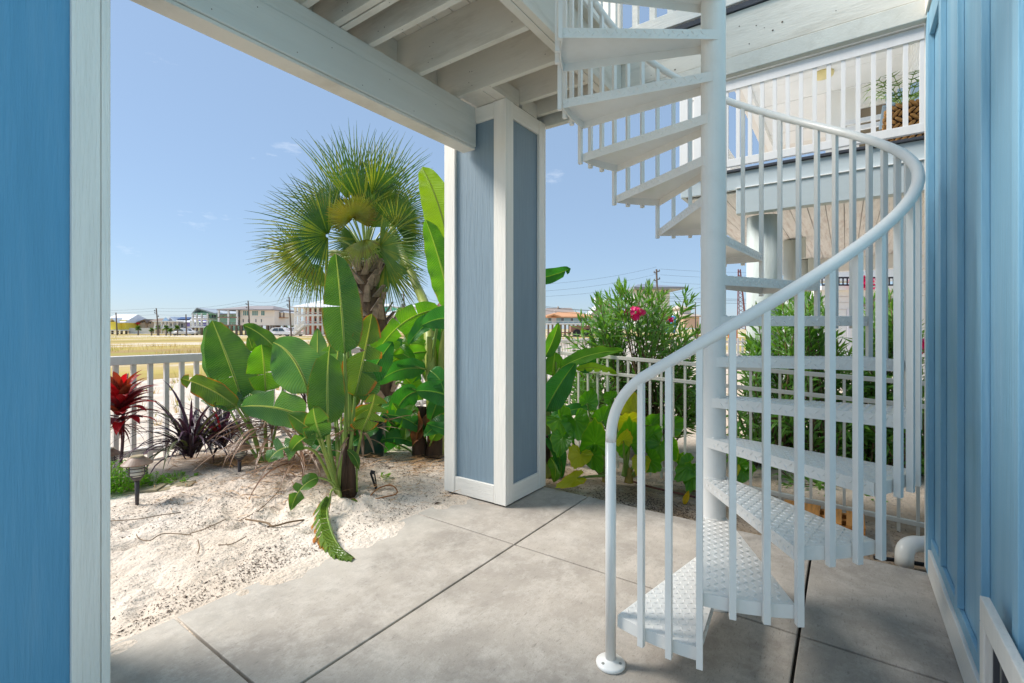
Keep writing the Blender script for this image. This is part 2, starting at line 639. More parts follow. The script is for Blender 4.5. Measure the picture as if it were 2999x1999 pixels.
# ---------------------------------------------------------------- patio slab, cut into panels
patio = bpy.data.objects.new('patio', None)
COL.objects.link(patio)
kind(patio, 'structure')
cx = [-3.54, -2.07, -0.597, 0.876, 2.349, 3.345]
cy = [-0.40, 0.164, 1.634, 2.47]
G = 0.0058
for i in range(5):
    for j in range(3):
        k = MB()
        k.box(cx[i] + (G if i else 0), cy[j] + (G if j else 0), -0.12, cx[i + 1] - (G if i < 4 else 0), cy[j + 1] - (G if j < 2 else 0), 0.0)
        k.build('slab_panel', CONC, patio, bevel=0.004)
box('slab_bed', JOINT, patio, -3.5, -0.38, -0.14, 3.3, 2.44, -0.022)
# garage floor behind and below the house (the same concrete carries on)
kind(box('carport_floor', CONC, None, -9, -7.5, -0.12, -3.55, 2.47, -0.002), 'structure')

# ---------------------------------------------------------------- clad pillars
def pillar(name, label, X0, Y0, X1, Y1, ztop, paint):
    t = thing('pillar', label, 'pillar', ((X0 + X1) / 2, (Y0 + Y1) / 2, 0))
    in_ = 0.026
    for a in ('panel',):
        k = MB(); k.box(X0 + in_, Y0 + 0.05, 0.02, X0 + in_ + 0.03, Y1 - 0.05, ztop - 0.01); k.build('panel', paint, t)
        k = MB(); k.box(X1 - in_ - 0.03, Y0 + 0.05, 0.02, X1 - in_, Y1 - 0.05, ztop - 0.01); k.build('panel', paint, t)
        k = MB(); k.box(X0 + in_ + 0.031, Y0 + in_, 0.02, X1 - in_ - 0.031, Y0 + in_ + 0.03, ztop - 0.01); k.build('panel', paint, t)
        k = MB(); k.box(X0 + in_ + 0.031, Y1 - in_ - 0.03, 0.02, X1 - in_ - 0.031, Y1 - in_, ztop - 0.01); k.build('panel', paint, t)
    w, th = 0.098, 0.024
    # corner boards: one leg on each face
    for sx, x in ((1, X0), (-1, X1)):
        for sy, y in ((1, Y0), (-1, Y1)):
            k = MB()
            xa, xb = sorted((x, x + sx * th))
            ya, yb = sorted((y, y + sy * (w + 0.012)))
            k.box(xa, ya, 0.012, xb, yb, ztop)
            k.build('corner_board', WHITE, t, bevel=0.003)
            k = MB()
            xa, xb = sorted((x + sx * (th + 0.0015), x + sx * w))
            ya, yb = sorted((y, y + sy * th))
            k.box(xa, ya, 0.012, xb, yb, ztop)
            k.build('corner_board', WHITE, t, bevel=0.003)
    for z0, z1, nm in ((0.012, 0.142, 'base_rail'), (ztop - 0.115, ztop - 0.002, 'top_rail')):
        for x0, y0, x1, y1 in ((X0 + 0.003, Y0 + w + 0.014, X0 + th, Y1 - w - 0.014), (X1 - th, Y0 + w + 0.014, X1 - 0.003, Y1 - w - 0.014),
                               (X0 + w + 0.003, Y0 + 0.003, X1 - w - 0.003, Y0 + th), (X0 + w + 0.003, Y1 - th, X1 - w - 0.003, Y1 - 0.003)):
            k = MB(); k.box(x0, y0, z0, x1, y1, z1); k.build(nm, WHITE_H, t, bevel=0.003)
    k = MB(); k.box(X0 + 0.02, Y0 + 0.02, 0.0, X1 - 0.02, Y1 - 0.02, 0.011); k.build('shim', JOINT, t)
    return t
pillar('corner', 'blue pillar with white corner boards beside the banana plants at the patio corner', 2.785, 2.015, 3.345, 2.62, 2.975, BLUE_GREYED)
pillar('near', 'deep blue pillar with white corner board filling the edge of the view beside the sand', -0.04, 2.015, 0.527, 2.62, 2.975, BLUE)

# ---------------------------------------------------------------- deck overhead
deck = thing('deck', 'off-white timber deck overhead with joists, beam and railing above the patio', 'deck', (1.5, 1.2, 2.975))
beam = MB()
beam.box(-0.1, 2.290, 2.675, 2.784, 2.413, 2.872)
beam.build('beam', BEAMM, deck, bevel=0.006)
beam = MB()
beam.box(-0.1, 2.298, 2.8735, 2.784, 2.408, 2.974)
beam.build('beam', BEAMM, deck, bevel=0.005)
beam = MB()
beam.box(-0.1, 2.300, 2.655, 2.784, 2.420, 2.6735)
beam.build('beam_trim', LUMBER, deck, bevel=0.004)
ZJ0, ZJ1 = 2.976, 3.262
jx = [-0.08, 0.2, 0.6, 1.0, 1.40, 1.585, 1.632, 1.82, 2.215, 2.60]
for x in jx:
    y0 = 1.452 if (x > 1.5 or x < 1.39) else -0.05
    k = MB(); k.box(x - 0.019, y0, ZJ0, x + 0.019, 2.62, ZJ1); k.build('joist', LUMBER, deck, bevel=0.003)
for x, y0 in ((2.99, 1.452), (3.24, 1.452)):
    k = MB(); k.box(x - 0.019, y0, ZJ0 + 0.03, x + 0.019, 2.62, ZJ1); k.build('joist', LUMBER, deck, bevel=0.003)
# stairwell header, two plies, and the trimmer towards the camera
k = MB(); k.box(1.53, 1.402, ZJ0, 3.337, 1.449, ZJ1 + 0.06); k.build('header', LUMBER, deck, bevel=0.003)
k = MB(); k.box(1.53, 1.358, ZJ0 + 0.004, 3.337, 1.400, ZJ1 + 0.06); k.build('header', LUMBER, deck, bevel=0.003)
k = MB(); k.box(1.49, -0.05, ZJ0, 1.528, 1.449, ZJ1 + 0.06); k.build('header', LUMBER, deck, bevel=0.003)
# blocking on the pillar head and at the beam
k = MB(); k.box(2.62, 2.10, 2.978, 2.97, 2.286, 3.02); k.build('blocking', LUMBER, deck, bevel=0.003)
k = MB(); k.box(2.62, 2.02, 2.979, 2.97, 2.097, 3.10); k.build('blocking', LUMBER, deck, bevel=0.003)
k = MB(); k.box(3.01, 2.02, 2.979, 3.22, 2.10, 3.09); k.build('blocking', LUMBER, deck, bevel=0.003)
for i in range(len(jx) - 1):
    if jx[i + 1] - jx[i] > 0.1:
        k = MB(); k.box(jx[i] + 0.02, 2.50, ZJ0 + 0.002, jx[i + 1] - 0.02, 2.538, ZJ1 - 0.002); k.build('blocking', LUMBER, deck)
# far rim: lower skirt board, rim joist, dark flashing
k = MB(); k.box(3.338, -0.372, 2.955, 3.392, 2.66, 3.062); k.build('skirt_board', BEAMM, deck, bevel=0.004)
k = MB(); k.box(3.345, -0.372, 3.066, 3.386, 2.66, 3.350); k.build('rim_joist', LUMBER, deck, bevel=0.003)
k = MB(); k.box(3.330, -0.372, 3.353, 3.40, 2.66, 3.385); k.build('flashing', DARK, deck)
# deck boards, laid along the house, left open over the stair, cut back near the camera to let light in
y = -0.36
while y < 2.62:
    if y + 0.14 <= 1.36:
        segs = [(1.4, 1.545)] if y > -0.05 else []
    else:
        segs = [(-0.1, 3.338)]
    for a, b2 in segs:
        k = MB(); k.box(a, y, ZJ1 + 0.002, b2, y + 0.132, ZJ1 + 0.036); k.build('deck_board', LUMBER, deck, bevel=0.003)
    y += 0.1385
# guard rails above: along the far rim and along the stairwell
def guard(parent, a, b, z0, z1, step, wood, bal=0.04, zb=0.0, post_ends=(), botw=0.10, toph=0.09):
    a, b = Vector(a), Vector(b)
    ln = (b - a).length
    t = (b - a) / ln
    rail = MB()
    rail.bar(a + UP * (z1 - toph / 2), b + UP * (z1 - toph / 2), 0.06, toph)
    rl = rail.build('top_rail', wood, parent, bevel=0.004)
    rail = MB()
    rail.bar(a + UP * (z1 + 0.018), b + UP * (z1 + 0.018), 0.13, 0.032)
    rail.build('cap_rail', wood, parent, bevel=0.004)
    rail = MB()
    rail.bar(a + UP * (z0 + botw / 2), b + UP * (z0 + botw / 2), 0.045, botw)
    rail.build('bottom_rail', wood, parent, bevel=0.004)
    n = int(ln / step)
    mb = MB()
    mb.box(-bal / 2, -bal / 2, z0 + botw - 0.02, bal / 2, bal / 2, z1 - toph + 0.015)
    me = mb.mesh('baluster', wood)
    for i in range(n + 1):
        p = a + t * ((ln - n * step) / 2 + i * step)
        part('baluster', me, parent, (p.x, p.y, 0), (0, 0, math.atan2(t.y, t.x)))
    return rl
guard(deck, (3.362, -0.34, 0), (3.362, 2.6, 0), 3.405, 4.33, 0.128, WHITE_H)
guard(deck, (1.6, 1.40, 0), (3.33, 1.40, 0), 3.36, 4.33, 0.128, WHITE_H)

# ---------------------------------------------------------------- house wall with board and batten siding
wall = thing('house_wall', 'blue board and batten house wall with white base trim beside the spiral stair', 'wall', (1, -0.4, 0))
edges = [-3.4] + [1.33 - 1.2 * i for i in range(3, 0, -1)] + [1.33, 2.745, 3.378]
for a, b2 in zip(edges[:-1], edges[1:]):
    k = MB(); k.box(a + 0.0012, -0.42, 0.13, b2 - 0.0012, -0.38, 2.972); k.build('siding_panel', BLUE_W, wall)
for i in range(14):
    x = 2.94 - 0.404 * i
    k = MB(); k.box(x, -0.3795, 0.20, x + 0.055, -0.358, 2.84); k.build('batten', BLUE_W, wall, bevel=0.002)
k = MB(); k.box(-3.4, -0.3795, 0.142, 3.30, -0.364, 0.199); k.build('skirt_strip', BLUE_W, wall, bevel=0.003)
k = MB(); k.box(-3.4, -0.41, 0.004, 3.30, -0.352, 0.140); k.build('base_trim', WHITE_H, wall, bevel=0.004)
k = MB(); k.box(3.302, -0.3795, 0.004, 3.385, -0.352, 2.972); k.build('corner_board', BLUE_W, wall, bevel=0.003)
k = MB(); k.box(3.386, -0.46, 0.004, 3.412, -0.350, 2.972); k.build('corner_board', WHITE, wall, bevel=0.003)
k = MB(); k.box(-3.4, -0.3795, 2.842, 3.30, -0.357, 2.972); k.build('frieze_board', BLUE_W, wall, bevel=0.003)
k = MB(); k.box(-3.4, -0.42, 2.976, 3.40, -0.345, 3.08); k.build('ledger_trim', WHITE_H, wall, bevel=0.003)
for i in range(18):
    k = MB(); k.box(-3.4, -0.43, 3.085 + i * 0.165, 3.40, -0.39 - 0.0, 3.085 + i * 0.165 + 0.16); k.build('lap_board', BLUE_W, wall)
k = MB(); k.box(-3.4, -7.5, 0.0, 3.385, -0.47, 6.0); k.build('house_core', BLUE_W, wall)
# flood vent low on the wall
vent = MB()
vx0, vx1, vz0, vz1 = 1.42, 1.975, 0.03, 0.50
for b4 in ((vx0, vz1 - 0.075, vx1, vz1), (vx0, vz0, vx1, vz0 + 0.07), (vx0, vz0 + 0.071, vx0 + 0.07, vz1 - 0.076), (vx1 - 0.055, vz0 + 0.071, vx1, vz1 - 0.076)):
    vent.box(b4[0], -0.351, b4[1], b4[2], -0.328, b4[3])
vf = vent.build('vent_frame', WHITE, wall, bevel=0.003)
GREY = mat('grey_vent_metal', srgb(150, 150, 142), rough=0.5)
k = MB(); k.box(vx0 + 0.06, -0.3565, vz0 + 0.06, vx1 - 0.05, -0.3505, vz1 - 0.07); k.build('vent_back', GREY, vf)
for i in range(5):
    x = vx1 - 0.085 - i * 0.09
    k = MB(); k.box(x - 0.028, -0.35, vz0 + 0.08, x - 0.018, -0.338, vz1 - 0.085); k.build('vent_slat', DARK, vf)

# ---------------------------------------------------------------- spiral staircase
SX, SY = rd(0.9766, 2.3026).xy
TH0 = math.radians(223.99 - 54.87)
DT = math.radians(23.2435)
RISE, Z0 = 0.1937, 0.0034
TB, TB2, TW = 0.0554, 0.0585, math.radians(14.88)
RA = 0.7393
stair = thing('spiral_staircase', 'white steel spiral staircase with diamond plate treads winding up to the deck', 'staircase', (SX, SY, 0))
def P2(a, rad):
    return Vector((SX + rad * math.cos(a), SY + rad * math.sin(a)))
k = MB()
k.lathe((SX, SY, 0), [(0.0565, 0.012), (0.0565, 4.3)], 32)
k.build('pole', STEEL, stair, smooth=False)
k = MB(); k.lathe((SX, SY, 0), [(0.13, 0.001), (0.13, 0.011)], 28); k.build('base_plate', STEEL, stair)
def tread(i):
    z = RISE * i + Z0
    tn = TH0 + DT * (i - 1)
    tr = tn + TW
    un, ur = Vector((math.cos(tn), math.sin(tn))), Vector((math.cos(tr), math.sin(tr)))
    pn, pr = Vector((math.sin(tn), -math.cos(tn))), Vector((-math.sin(tr), math.cos(tr)))
    c = Vector((SX, SY))
    Ro = math.hypot(RA, TB)
    a0 = tn - math.atan2(TB, RA)
    a1 = tr + math.atan2(TB2, RA)
    P = [c + pn * TB + un * 0.0]
    P += [P2(a0 + (a1 - a0) * q / 9, Ro) for q in range(10)]
    P.append(c + pr * TB2 + ur * 0.0)
    ce = sum(P, Vector((0, 0))) / len(P)
    Q = [p + (ce - p).normalized() * 0.007 for p in P]
    n = len(P)
    H = 0.046
    k = MB()
    vs = [(p.x, p.y, z) for p in P] + [(p.x, p.y, z - H) for p in P] + [(p.x, p.y, z - H) for p in Q] + [(p.x, p.y, z - 0.006) for p in Q]
    fs = [tuple(range(n)), tuple(range(4 * n - 1, 3 * n - 1, -1))]
    for q in range(n):
        w = (q + 1) % n
        fs.append((q, n + q, n + w, w))
        fs.append((n + q, 2 * n + q, 2 * n + w, n + w))
        fs.append((2 * n + q, 3 * n + q, 3 * n + w, 2 * n + w))
    k.add(vs, fs)
    o = k.build('tread', STEEL, stair, bevel=0.004)
    # raised lozenges of the diamond plate
    d = MB()
    def loz(p, ax, nrm, ln=0.0115, wd=0.0036, h=0.0028):
        sd = nrm.cross(ax).normalized()
        vs = [p - ax * ln, p - sd * wd, p + ax * ln, p + sd * wd, p - ax * ln * 0.45 + nrm * h, p + ax * ln * 0.45 + nrm * h]
        d.add(vs, [(0, 1, 4), (1, 2, 5), (1, 5, 4), (2, 3, 5), (3, 0, 4), (3, 4, 5)])
    st = 0.0245
    poly = P
    def inside(p, mrg):
        for q in range(len(poly)):
            a, b2 = poly[q], poly[(q + 1) % len(poly)]
            e = b2 - a
            if (e.x * (p.y - a.y) - e.y * (p.x - a.x)) / max(e.length, 1e-6) < mrg:
                return False
        return (p - c).length > 0.066
    for r_ in range(-2, 34):
        for s_ in range(-6, 22):
            p = c + un * (r_ * st) - pn * (s_ * st) + pn * (TB - 0.012)
            if inside(p, 0.011):
                ang = math.radians(45 if (r_ + s_) % 2 else -45)
                ax = un * math.cos(ang) + pn * math.sin(ang)
                loz(Vector((p.x, p.y, z + 0.0002)), Vector((ax.x, ax.y, 0)), UP)
    for (pp, uu, off) in ((pn, un, TB), (pr, ur, TB2)):
        for r_ in range(1, 33):
            p = c + pp * off + uu * (r_ * 0.0225 + 0.012)
            if (p - c).length > 0.735 or (p - c).length < 0.07:
                continue
            ang = math.radians(50 if r_ % 2 else -50)
            ax = Vector((uu.x * math.cos(ang), uu.y * math.cos(ang), math.sin(ang)))
            nr = Vector((pp.x, pp.y, 0))
            loz(Vector((p.x, p.y, z - (0.016 if r_ % 2 else 0.029))) + nr * 0.0002, ax, nr)
    kind(d.build('diamond_pattern', STEEL, o), 'stuff')
    k = MB()
    wl = [Vector((SX + 0.058 * math.cos(a), SY + 0.058 * math.sin(a), z + 0.003)) for a in [tn - 0.9 + (TW + 1.8) * q / 12 for q in range(13)]]
    k.tube(wl, [0.0035 + 0.0015 * R.random() for _ in wl], 6)
    k.build('weld_bead', STEEL, o, smooth=True)
    return o
for i in range(1, 18):
    tread(i)
RB = 0.756
RAILH = 0.885
def zrail(a):
    return RISE * (1 + (a - TH0) / DT) + Z0 + RAILH
for kk in range(3):
    pass
bal_mesh = {}
for j in range(1, 49):
    a = TH0 - math.atan2(TB, RA) + math.radians(0.8) + j * DT / 3
    lo = (j // 3) + 1 if j % 3 else j // 3
    zb = RISE * lo + Z0 - 0.046 - 0.012
    zt = zrail(a) - 0.004
    key = j % 3
    if key not in bal_mesh:
        mb = MB()
        mb.box(-0.0105, -0.0105, 0, 0.0105, 0.0105, zt - zb)
        bal_mesh[key] = mb.mesh('baluster', STEEL)
    p = P2(a, RB)
    part('baluster', bal_mesh[key], stair, (p.x, p.y, zb), (0, 0, a))
PA = TH0 - math.atan2(TB, RA) - math.radians(1.6)
pp = P2(PA, RB)
k = MB()
path = [Vector((pp.x, pp.y, 0.01)), Vector((pp.x, pp.y, zrail(PA) - 0.17))]
k.tube(path, 0.0203, 16)
k.build('newel_post', STEEL, stair, smooth=True)
k = MB()
k.lathe((pp.x, pp.y, 0), [(0.054, 0.001), (0.056, 0.004), (0.056, 0.011), (0.050, 0.016), (0.026, 0.021), (0.021, 0.027)], 28)
fl = k.build('base_flange', STEEL, stair, smooth=True)
k = MB()
for a in (0.6, 2.7, 4.8):
    k.lathe((pp.x + 0.038 * math.cos(a), pp.y + 0.038 * math.sin(a), 0.016), [(0.006, 0), (0.006, 0.004)], 6)
k.build('bolt', GREY, fl)
k = MB()
q0 = Vector((pp.x, pp.y, zrail(PA) - 0.17))
q1 = Vector((pp.x, pp.y, zrail(PA) - 0.01))
a2 = PA + math.radians(10)
w = P2(a2, RB)
q2 = Vector((w.x, w.y, zrail(a2)))
path = []
for q in range(11):
    t = q / 10
    path.append(q0 * (1 - t) ** 2 + q1 * 2 * t * (1 - t) + q2 * t * t)
aend = TH0 + 16.2 * DT
nn = 150
for q in range(1, nn + 1):
    a = a2 + (aend - a2) * q / nn
    w = P2(a, RB)
    path.append(Vector((w.x, w.y, zrail(a))))
k.tube(path, 0.0203, 16)
k.build('handrail', STEEL, stair, smooth=True)
# ---------------------------------------------------------------- fences
FENCEW = mat('white_fence_paint', srgb(216, 212, 206), rough=0.55, var=0.04, scale=4, bump=0.15, bscale=30, stretch=(8, 8, 0.8))
FENCEB = mat('ivory_powder_coat', srgb(214, 210, 198), rough=0.4, var=0.03, scale=4)
fa = thing('picket_fence', 'long white wooden picket fence between the garden and the sandy vacant lot', 'fence', (4, 5.75, 0))
YA = 5.75
for i in range(9):
    x = -1.2 + i * 2.43
    zg = gz(x, YA) - 0.1
    k = MB(); k.box(x - 0.045, YA + 0.025, zg, x + 0.045, YA + 0.115, 0.945); k.build('post', FENCEW, fa, bevel=0.004)
for i in range(8):
    x = -1.2 + i * 2.43
    k = MB(); k.box(x + 0.001, YA - 0.055, 0.948, x + 2.429, YA + 0.075, 1.032); k.build('top_rail', FENCEW, fa, bevel=0.006)
    k = MB(); k.box(x + 0.047, YA + 0.026, 0.03, x + 2.383, YA + 0.066, 0.10); k.build('bottom_rail', FENCEW, fa, bevel=0.004)
mb = MB(); mb.box(-0.02, -0.02, -0.12, 0.02, 0.022, 0.947)
me = mb.mesh('picket', FENCEW)
for i in range(139):
    part('picket', me, fa, (-1.1 + i * 0.139, YA, 0))
fb = thing('metal_fence', 'ivory three-rail metal fence in front of the oleander bushes', 'fence', (4.115, 0.8, 0))
XB = 4.115
ztopB = lambda Y: 0.9455 + (Y + 0.29) * 0.044
for off, w in ((0.0, 0.032), (-0.152, 0.030), (-0.933, 0.030)):
    for y0, y1 in ((-1.0, 0.71), (0.77, 2.32)):
        k = MB(); k.bar((XB, y0, ztopB(y0) + off), (XB, y1, ztopB(y1) + off), 0.028, w); k.build('rail', FENCEB, fb, bevel=0.003)
for Y in (2.35, 0.74, -1.03):
    z = ztopB(Y)
    k = MB(); k.box(XB - 0.03, Y - 0.028, -0.25, XB + 0.03, Y + 0.028, z + 0.045); p = k.build('post', FENCEB, fb, bevel=0.003)
    k = MB(); k.box(XB - 0.036, Y - 0.034, z + 0.046, XB + 0.036, Y + 0.034, z + 0.07); k.build('post_cap', FENCEB, p, bevel=0.006)
mb = MB(); mb.box(-0.009, -0.009, -1.01, 0.009, 0.009, -0.004)
me = mb.mesh('picket', FENCEB)
for i in range(34):
    y = -0.99 + i * 0.1
    if abs(y - 0.74) > 0.04 and y < 2.31:
        part('picket', me, fb, (XB + 0.0, y, ztopB(y)))

# ---------------------------------------------------------------- leaves
ST = leafmat('strelitzia_leaf', srgb(50, 98, 36), srgb(108, 148, 58), rib=srgb(176, 190, 104), edge=srgb(150, 110, 40), edge_w=0.06, veins=330, rough=0.28, trans=0.28)
ST2 = leafmat('strelitzia_leaf_bluish', srgb(66, 116, 72), srgb(124, 164, 104), rib=srgb(198, 206, 130), edge=srgb(150, 120, 60), edge_w=0.0, veins=330, rough=0.28, trans=0.28)
ST3 = leafmat('strelitzia_leaf_old', srgb(76, 116, 40), srgb(120, 138, 48), rib=srgb(176, 180, 90), edge=srgb(176, 104, 24), edge_w=0.16, veins=330, rough=0.28, trans=0.28)
BA = leafmat('banana_leaf', srgb(62, 122, 32), srgb(122, 168, 48), rib=srgb(170, 196, 90), edge=srgb(150, 116, 40), edge_w=0.05, veins=280, trans=0.45, rough=0.30)
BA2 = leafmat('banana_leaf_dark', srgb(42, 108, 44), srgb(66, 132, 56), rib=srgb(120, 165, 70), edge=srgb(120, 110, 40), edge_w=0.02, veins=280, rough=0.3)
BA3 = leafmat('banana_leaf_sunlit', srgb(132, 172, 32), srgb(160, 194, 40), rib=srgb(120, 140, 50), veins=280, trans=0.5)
EE = leafmat('elephant_ear_leaf', srgb(70, 136, 30), srgb(116, 172, 40), rib=srgb(150, 190, 80), edge=srgb(160, 180, 44), edge_w=0.06, veins=314, trans=0.42, rough=.28, blotch=3, vein_str=.30, phase=.006, bstr=.45)
EEY = leafmat('elephant_ear_leaf_yellow', srgb(170, 176, 30), srgb(196, 190, 50), rib=srgb(190, 200, 90), edge=srgb(206, 160, 60), edge_w=0.08, veins=314, trans=0.45, blotch=7, phase=.006, bstr=.45)
TI1 = leafmat('red_cordyline_leaf', srgb(150, 24, 36), srgb(196, 40, 46), veins=200, trans=0.35, tcol=(2.0, 0.7, 0.7, 1))
TI2 = leafmat('maroon_cordyline_leaf', srgb(96, 24, 36), srgb(130, 44, 50), veins=200, trans=0.3, tcol=(2.0, 0.7, 0.7, 1))
TI3 = leafmat('bronze_cordyline_leaf', srgb(120, 70, 40), srgb(150, 60, 44), veins=200, trans=0.3, tcol=(1.8, 0.9, 0.6, 1))
PU1 = leafmat('purple_blade', srgb(72, 48, 66), srgb(100, 70, 88), veins=40, trans=0.2, tcol=(1.6, 0.9, 1.2, 1))
PU2 = leafmat('dark_purple_blade', srgb(48, 34, 44), srgb(70, 50, 56), veins=40, trans=0.2, tcol=(1.6, 0.9, 1.1, 1))
PU3 = leafmat('green_purple_blade', srgb(84, 88, 58), srgb(110, 112, 76), veins=40, trans=0.25)
PF = leafmat('palm_leaflet', srgb(60, 100, 38), srgb(110, 142, 56), veins=30, trans=0.3, rough=0.45, tcol=(1.8, 1.8, 0.6, 1), blotch=1.5)
PF2 = leafmat('palm_leaflet_yellow', srgb(84, 116, 40), srgb(160, 156, 58), veins=30, trans=0.3, rough=0.45, blotch=2)
PFK = leafmat('palm_leaflet_dark', srgb(40, 78, 30), srgb(82, 118, 44), veins=30, trans=0.25, rough=0.4, blotch=2)
PFD = leafmat('palm_leaflet_dying', srgb(90, 108, 38), srgb(134, 116, 46), edge=srgb(126, 92, 48), edge_w=0.12, veins=30, trans=0.25, blotch=3)
DRY = leafmat('dry_brown_blade', srgb(140, 112, 92), srgb(168, 138, 112), veins=60, trans=0.15, tcol=(1.3, 1.1, 0.9, 1))
STEM = mat('green_petiole', srgb(126, 152, 70), rough=0.4, var=0.2, scale=5, stretch=(3, 3, 1), dirt=srgb(160, 130, 70), dirt_amt=0.6, dirt_scale=5)
STEMB = mat('banana_sheath', srgb(150, 160, 76), rough=0.45, var=0.2, scale=4, stretch=(4, 4, 0.6), dirt=srgb(130, 110, 60), dirt_amt=0.5, dirt_scale=4)
BARKD = mat('dark_dead_sheath', srgb(72, 54, 42), rough=0.9, var=0.4, scale=9, bump=0.6, bscale=30, stretch=(3, 3, 0.5))
OLG = leafmat('oleander_leaf', srgb(76, 132, 54), srgb(142, 184, 82), rib=srgb(110, 150, 80), veins=120, trans=0.25, blotch=6)
TWIG = mat('brown_twig', srgb(120, 98, 74), rough=0.8, var=0.3, scale=10)
MAG = mat('magenta_petal', srgb(226, 20, 110), rough=0.5, var=0.25, scale=12)

def leaf(parent, m, base, mid, tip, W, N0, fold=0.12, tears=(), droop=0.0, ripple=0.014, n=18, pw=0.62, sk=0.70, name='leaf', rib=True, label=None, gap=0.10, tr=0.25, seed=0):
    rr = random.Random(seed + 11)
    base, mid, tip = Vector(base), Vector(mid), Vector(tip)
    Ln = (mid - base).length + (tip - mid).length
    def pos(t):
        return base * (1 - t) ** 2 + mid * 2 * t * (1 - t) + tip * t * t
    def tan(t):
        return ((mid - base) * (1 - t) + (tip - mid) * t).normalized()
    def wid(t):
        return W * max(0.0, math.sin(math.pi * min(1, max(0, t)) ** sk)) ** pw
    k = MB()
    vs_ = (0.0, 0.34, 0.68, 1.0)
    for sd in (-1, 1):
        cuts = [0.0] + sorted(t for s_, t in tears if s_ == sd) + [1.0]
        for a, b2 in zip(cuts[:-1], cuts[1:]):
            nr = max(3, int(round(n * (b2 - a))) + 1)
            tilt = rr.uniform(-tr, tr) if len(cuts) > 2 else 0.0
            shr = rr.uniform(0.82, 1.0) if len(cuts) > 2 else 1.0
            pts, uvs, fs = [], [], []
            for i in range(nr):
                f = i / (nr - 1)
                t = a + (b2 - a) * f
                for v in vs_:
                    tt = t
                    g = gap * (b2 - a) * v ** 1.3
                    if a > 0:
                        tt += g * (1 - f)
                    if b2 < 1:
                        tt -= g * f
                    T = tan(tt)
                    Sd = T.cross(N0).normalized()
                    Nn = Sd.cross(T).normalized()
                    w = wid(tt) * (1 - 0.0) * (shr if v > 0.5 else 1)
                    p = pos(tt) + Sd * (sd * v * w) + Nn * ((fold + .2) * v * w - droop * v * v * w + tilt * v * v * w)
                    p += Nn * (ripple * v * math.sin(tt * Ln * 34 + sd * 1.3 + seed) * (0.4 + 0.6 * v))
                    pts.append(p)
                    uvs.append((tt * Ln, sd * v))
            m4 = len(vs_)
            for i in range(nr - 1):
                for j in range(m4 - 1):
                    q = (i * m4 + j, i * m4 + j + 1, (i + 1) * m4 + j + 1, (i + 1) * m4 + j)
                    fs.append(q if sd > 0 else q[::-1])
            k.add(pts, fs, 0, uvs)
    if rib:
        k.tube([pos(t / 9) - tan(t / 9).cross(N0).normalized().cross(tan(t / 9)) * 0.003 for t in range(10)], [max(0.0015, W * 0.055 * (1 - t / 9.5)) for t in range(10)], 6, 1)
    o = k.build(name, [m, STEM], parent, smooth=True)
    if label:
        o['label'] = label
    return o
def facing(p, T, roll=0.0):
    v = (Vector((0, 0, EYE)) - p).normalized()
    n = (v - T * v.dot(T)).normalized()
    return (Matrix.Rotation(math.radians(roll), 3, T) @ n)
_ls = [0]
def leafpx(parent, m, b, t, w, bulge=(0, 0, 0), roll=0.0, dd=0.0, **kw):
    """leaf whose rib runs from b to t, each (pixel x, pixel y, metres deep)"""
    _ls[0] += 1
    pb, pt = at(*b), at(*t)
    mx_, my_, md = (b[0] + t[0]) / 2 + bulge[0], (b[1] + t[1]) / 2 + bulge[1], (b[2] + t[2]) / 2 + (bulge[2] if len(bulge) > 2 else 0)
    pm = at(mx_, my_, md)
    T = (pt - pb).normalized()
    N0 = facing((pb + pt) / 2, T, roll)
    W = 0.90 * w / 2 * md / F / max(0.35, math.cos(math.radians(roll)))
    return leaf(parent, m, pb, pm, pt, W, N0, seed=_ls[0], **kw)
def stalk(parent, pts, r0, r1, m=None, name='petiole', n=8, k=10):
    P = [at(*p) for p in pts]
    # smooth through the points
    out = []
    q = len(P)
    for i in range(q - 1):
        a, b2 = P[i], P[i + 1]
        ta = (P[min(i + 1, q - 1)] - P[max(i - 1, 0)]) * 0.5
        tb = (P[min(i + 2, q - 1)] - P[i]) * 0.5
        for s_ in range(k):
            t = s_ / k
            h = 2 * t ** 3 - 3 * t * t + 1
            out.append(a * h + ta * (t ** 3 - 2 * t * t + t) + b2 * (3 * t * t - 2 * t ** 3) + tb * (t ** 3 - t * t))
    out.append(P[-1])
    mm = len(out) - 1
    k2 = MB()
    k2.tube(out, [r0 + (r1 - r0) * i / mm for i in range(mm + 1)], n)
    return k2.build(name, m or STEM, parent, smooth=True)

# bird-of-paradise in the middle of the sand
D1 = 3.75
p1 = thing('bird_of_paradise', 'tall bird-of-paradise plant with one giant upright leaf and a drooping shredded leaf', 'plant', gnd(990, 1440), 'bird-of-paradise plants in the sand bed')
leafpx(p1, ST, (1010, 1035, D1), (984, 742, D1 + .1), 128, bulge=(4, 0), fold=0.16, tears=((-1, 0.47),), pw=0.5, gap=0.03, tr=0.05)
leafpx(p1, ST, (962, 1243, D1 - .1), (966, 1012, D1 - .15), 128, bulge=(-10, 0), fold=0.14, tears=((-1, 0.93), (1, 0.9)), pw=0.5)
leafpx(p1, ST2, (905, 1150, D1), (800, 1002, D1 - .15), 150, bulge=(14, -52), roll=-12, fold=0.10, pw=0.55)
leafpx(p1, ST2, (892, 1222, D1 - .05), (705, 1190, D1 - .35), 118, bulge=(8, -26), roll=26, fold=0.10, droop=0.12, tears=((1, 0.52),), pw=0.5)
leafpx(p1, ST3, (1040, 1160, D1 + .05), (1090, 918, D1 + .1), 135, bulge=(4, 0), fold=0.10, tears=((1, 0.3), (1, 0.44), (1, 0.62), (-1, 0.55)), gap=0.3, pw=0.55)
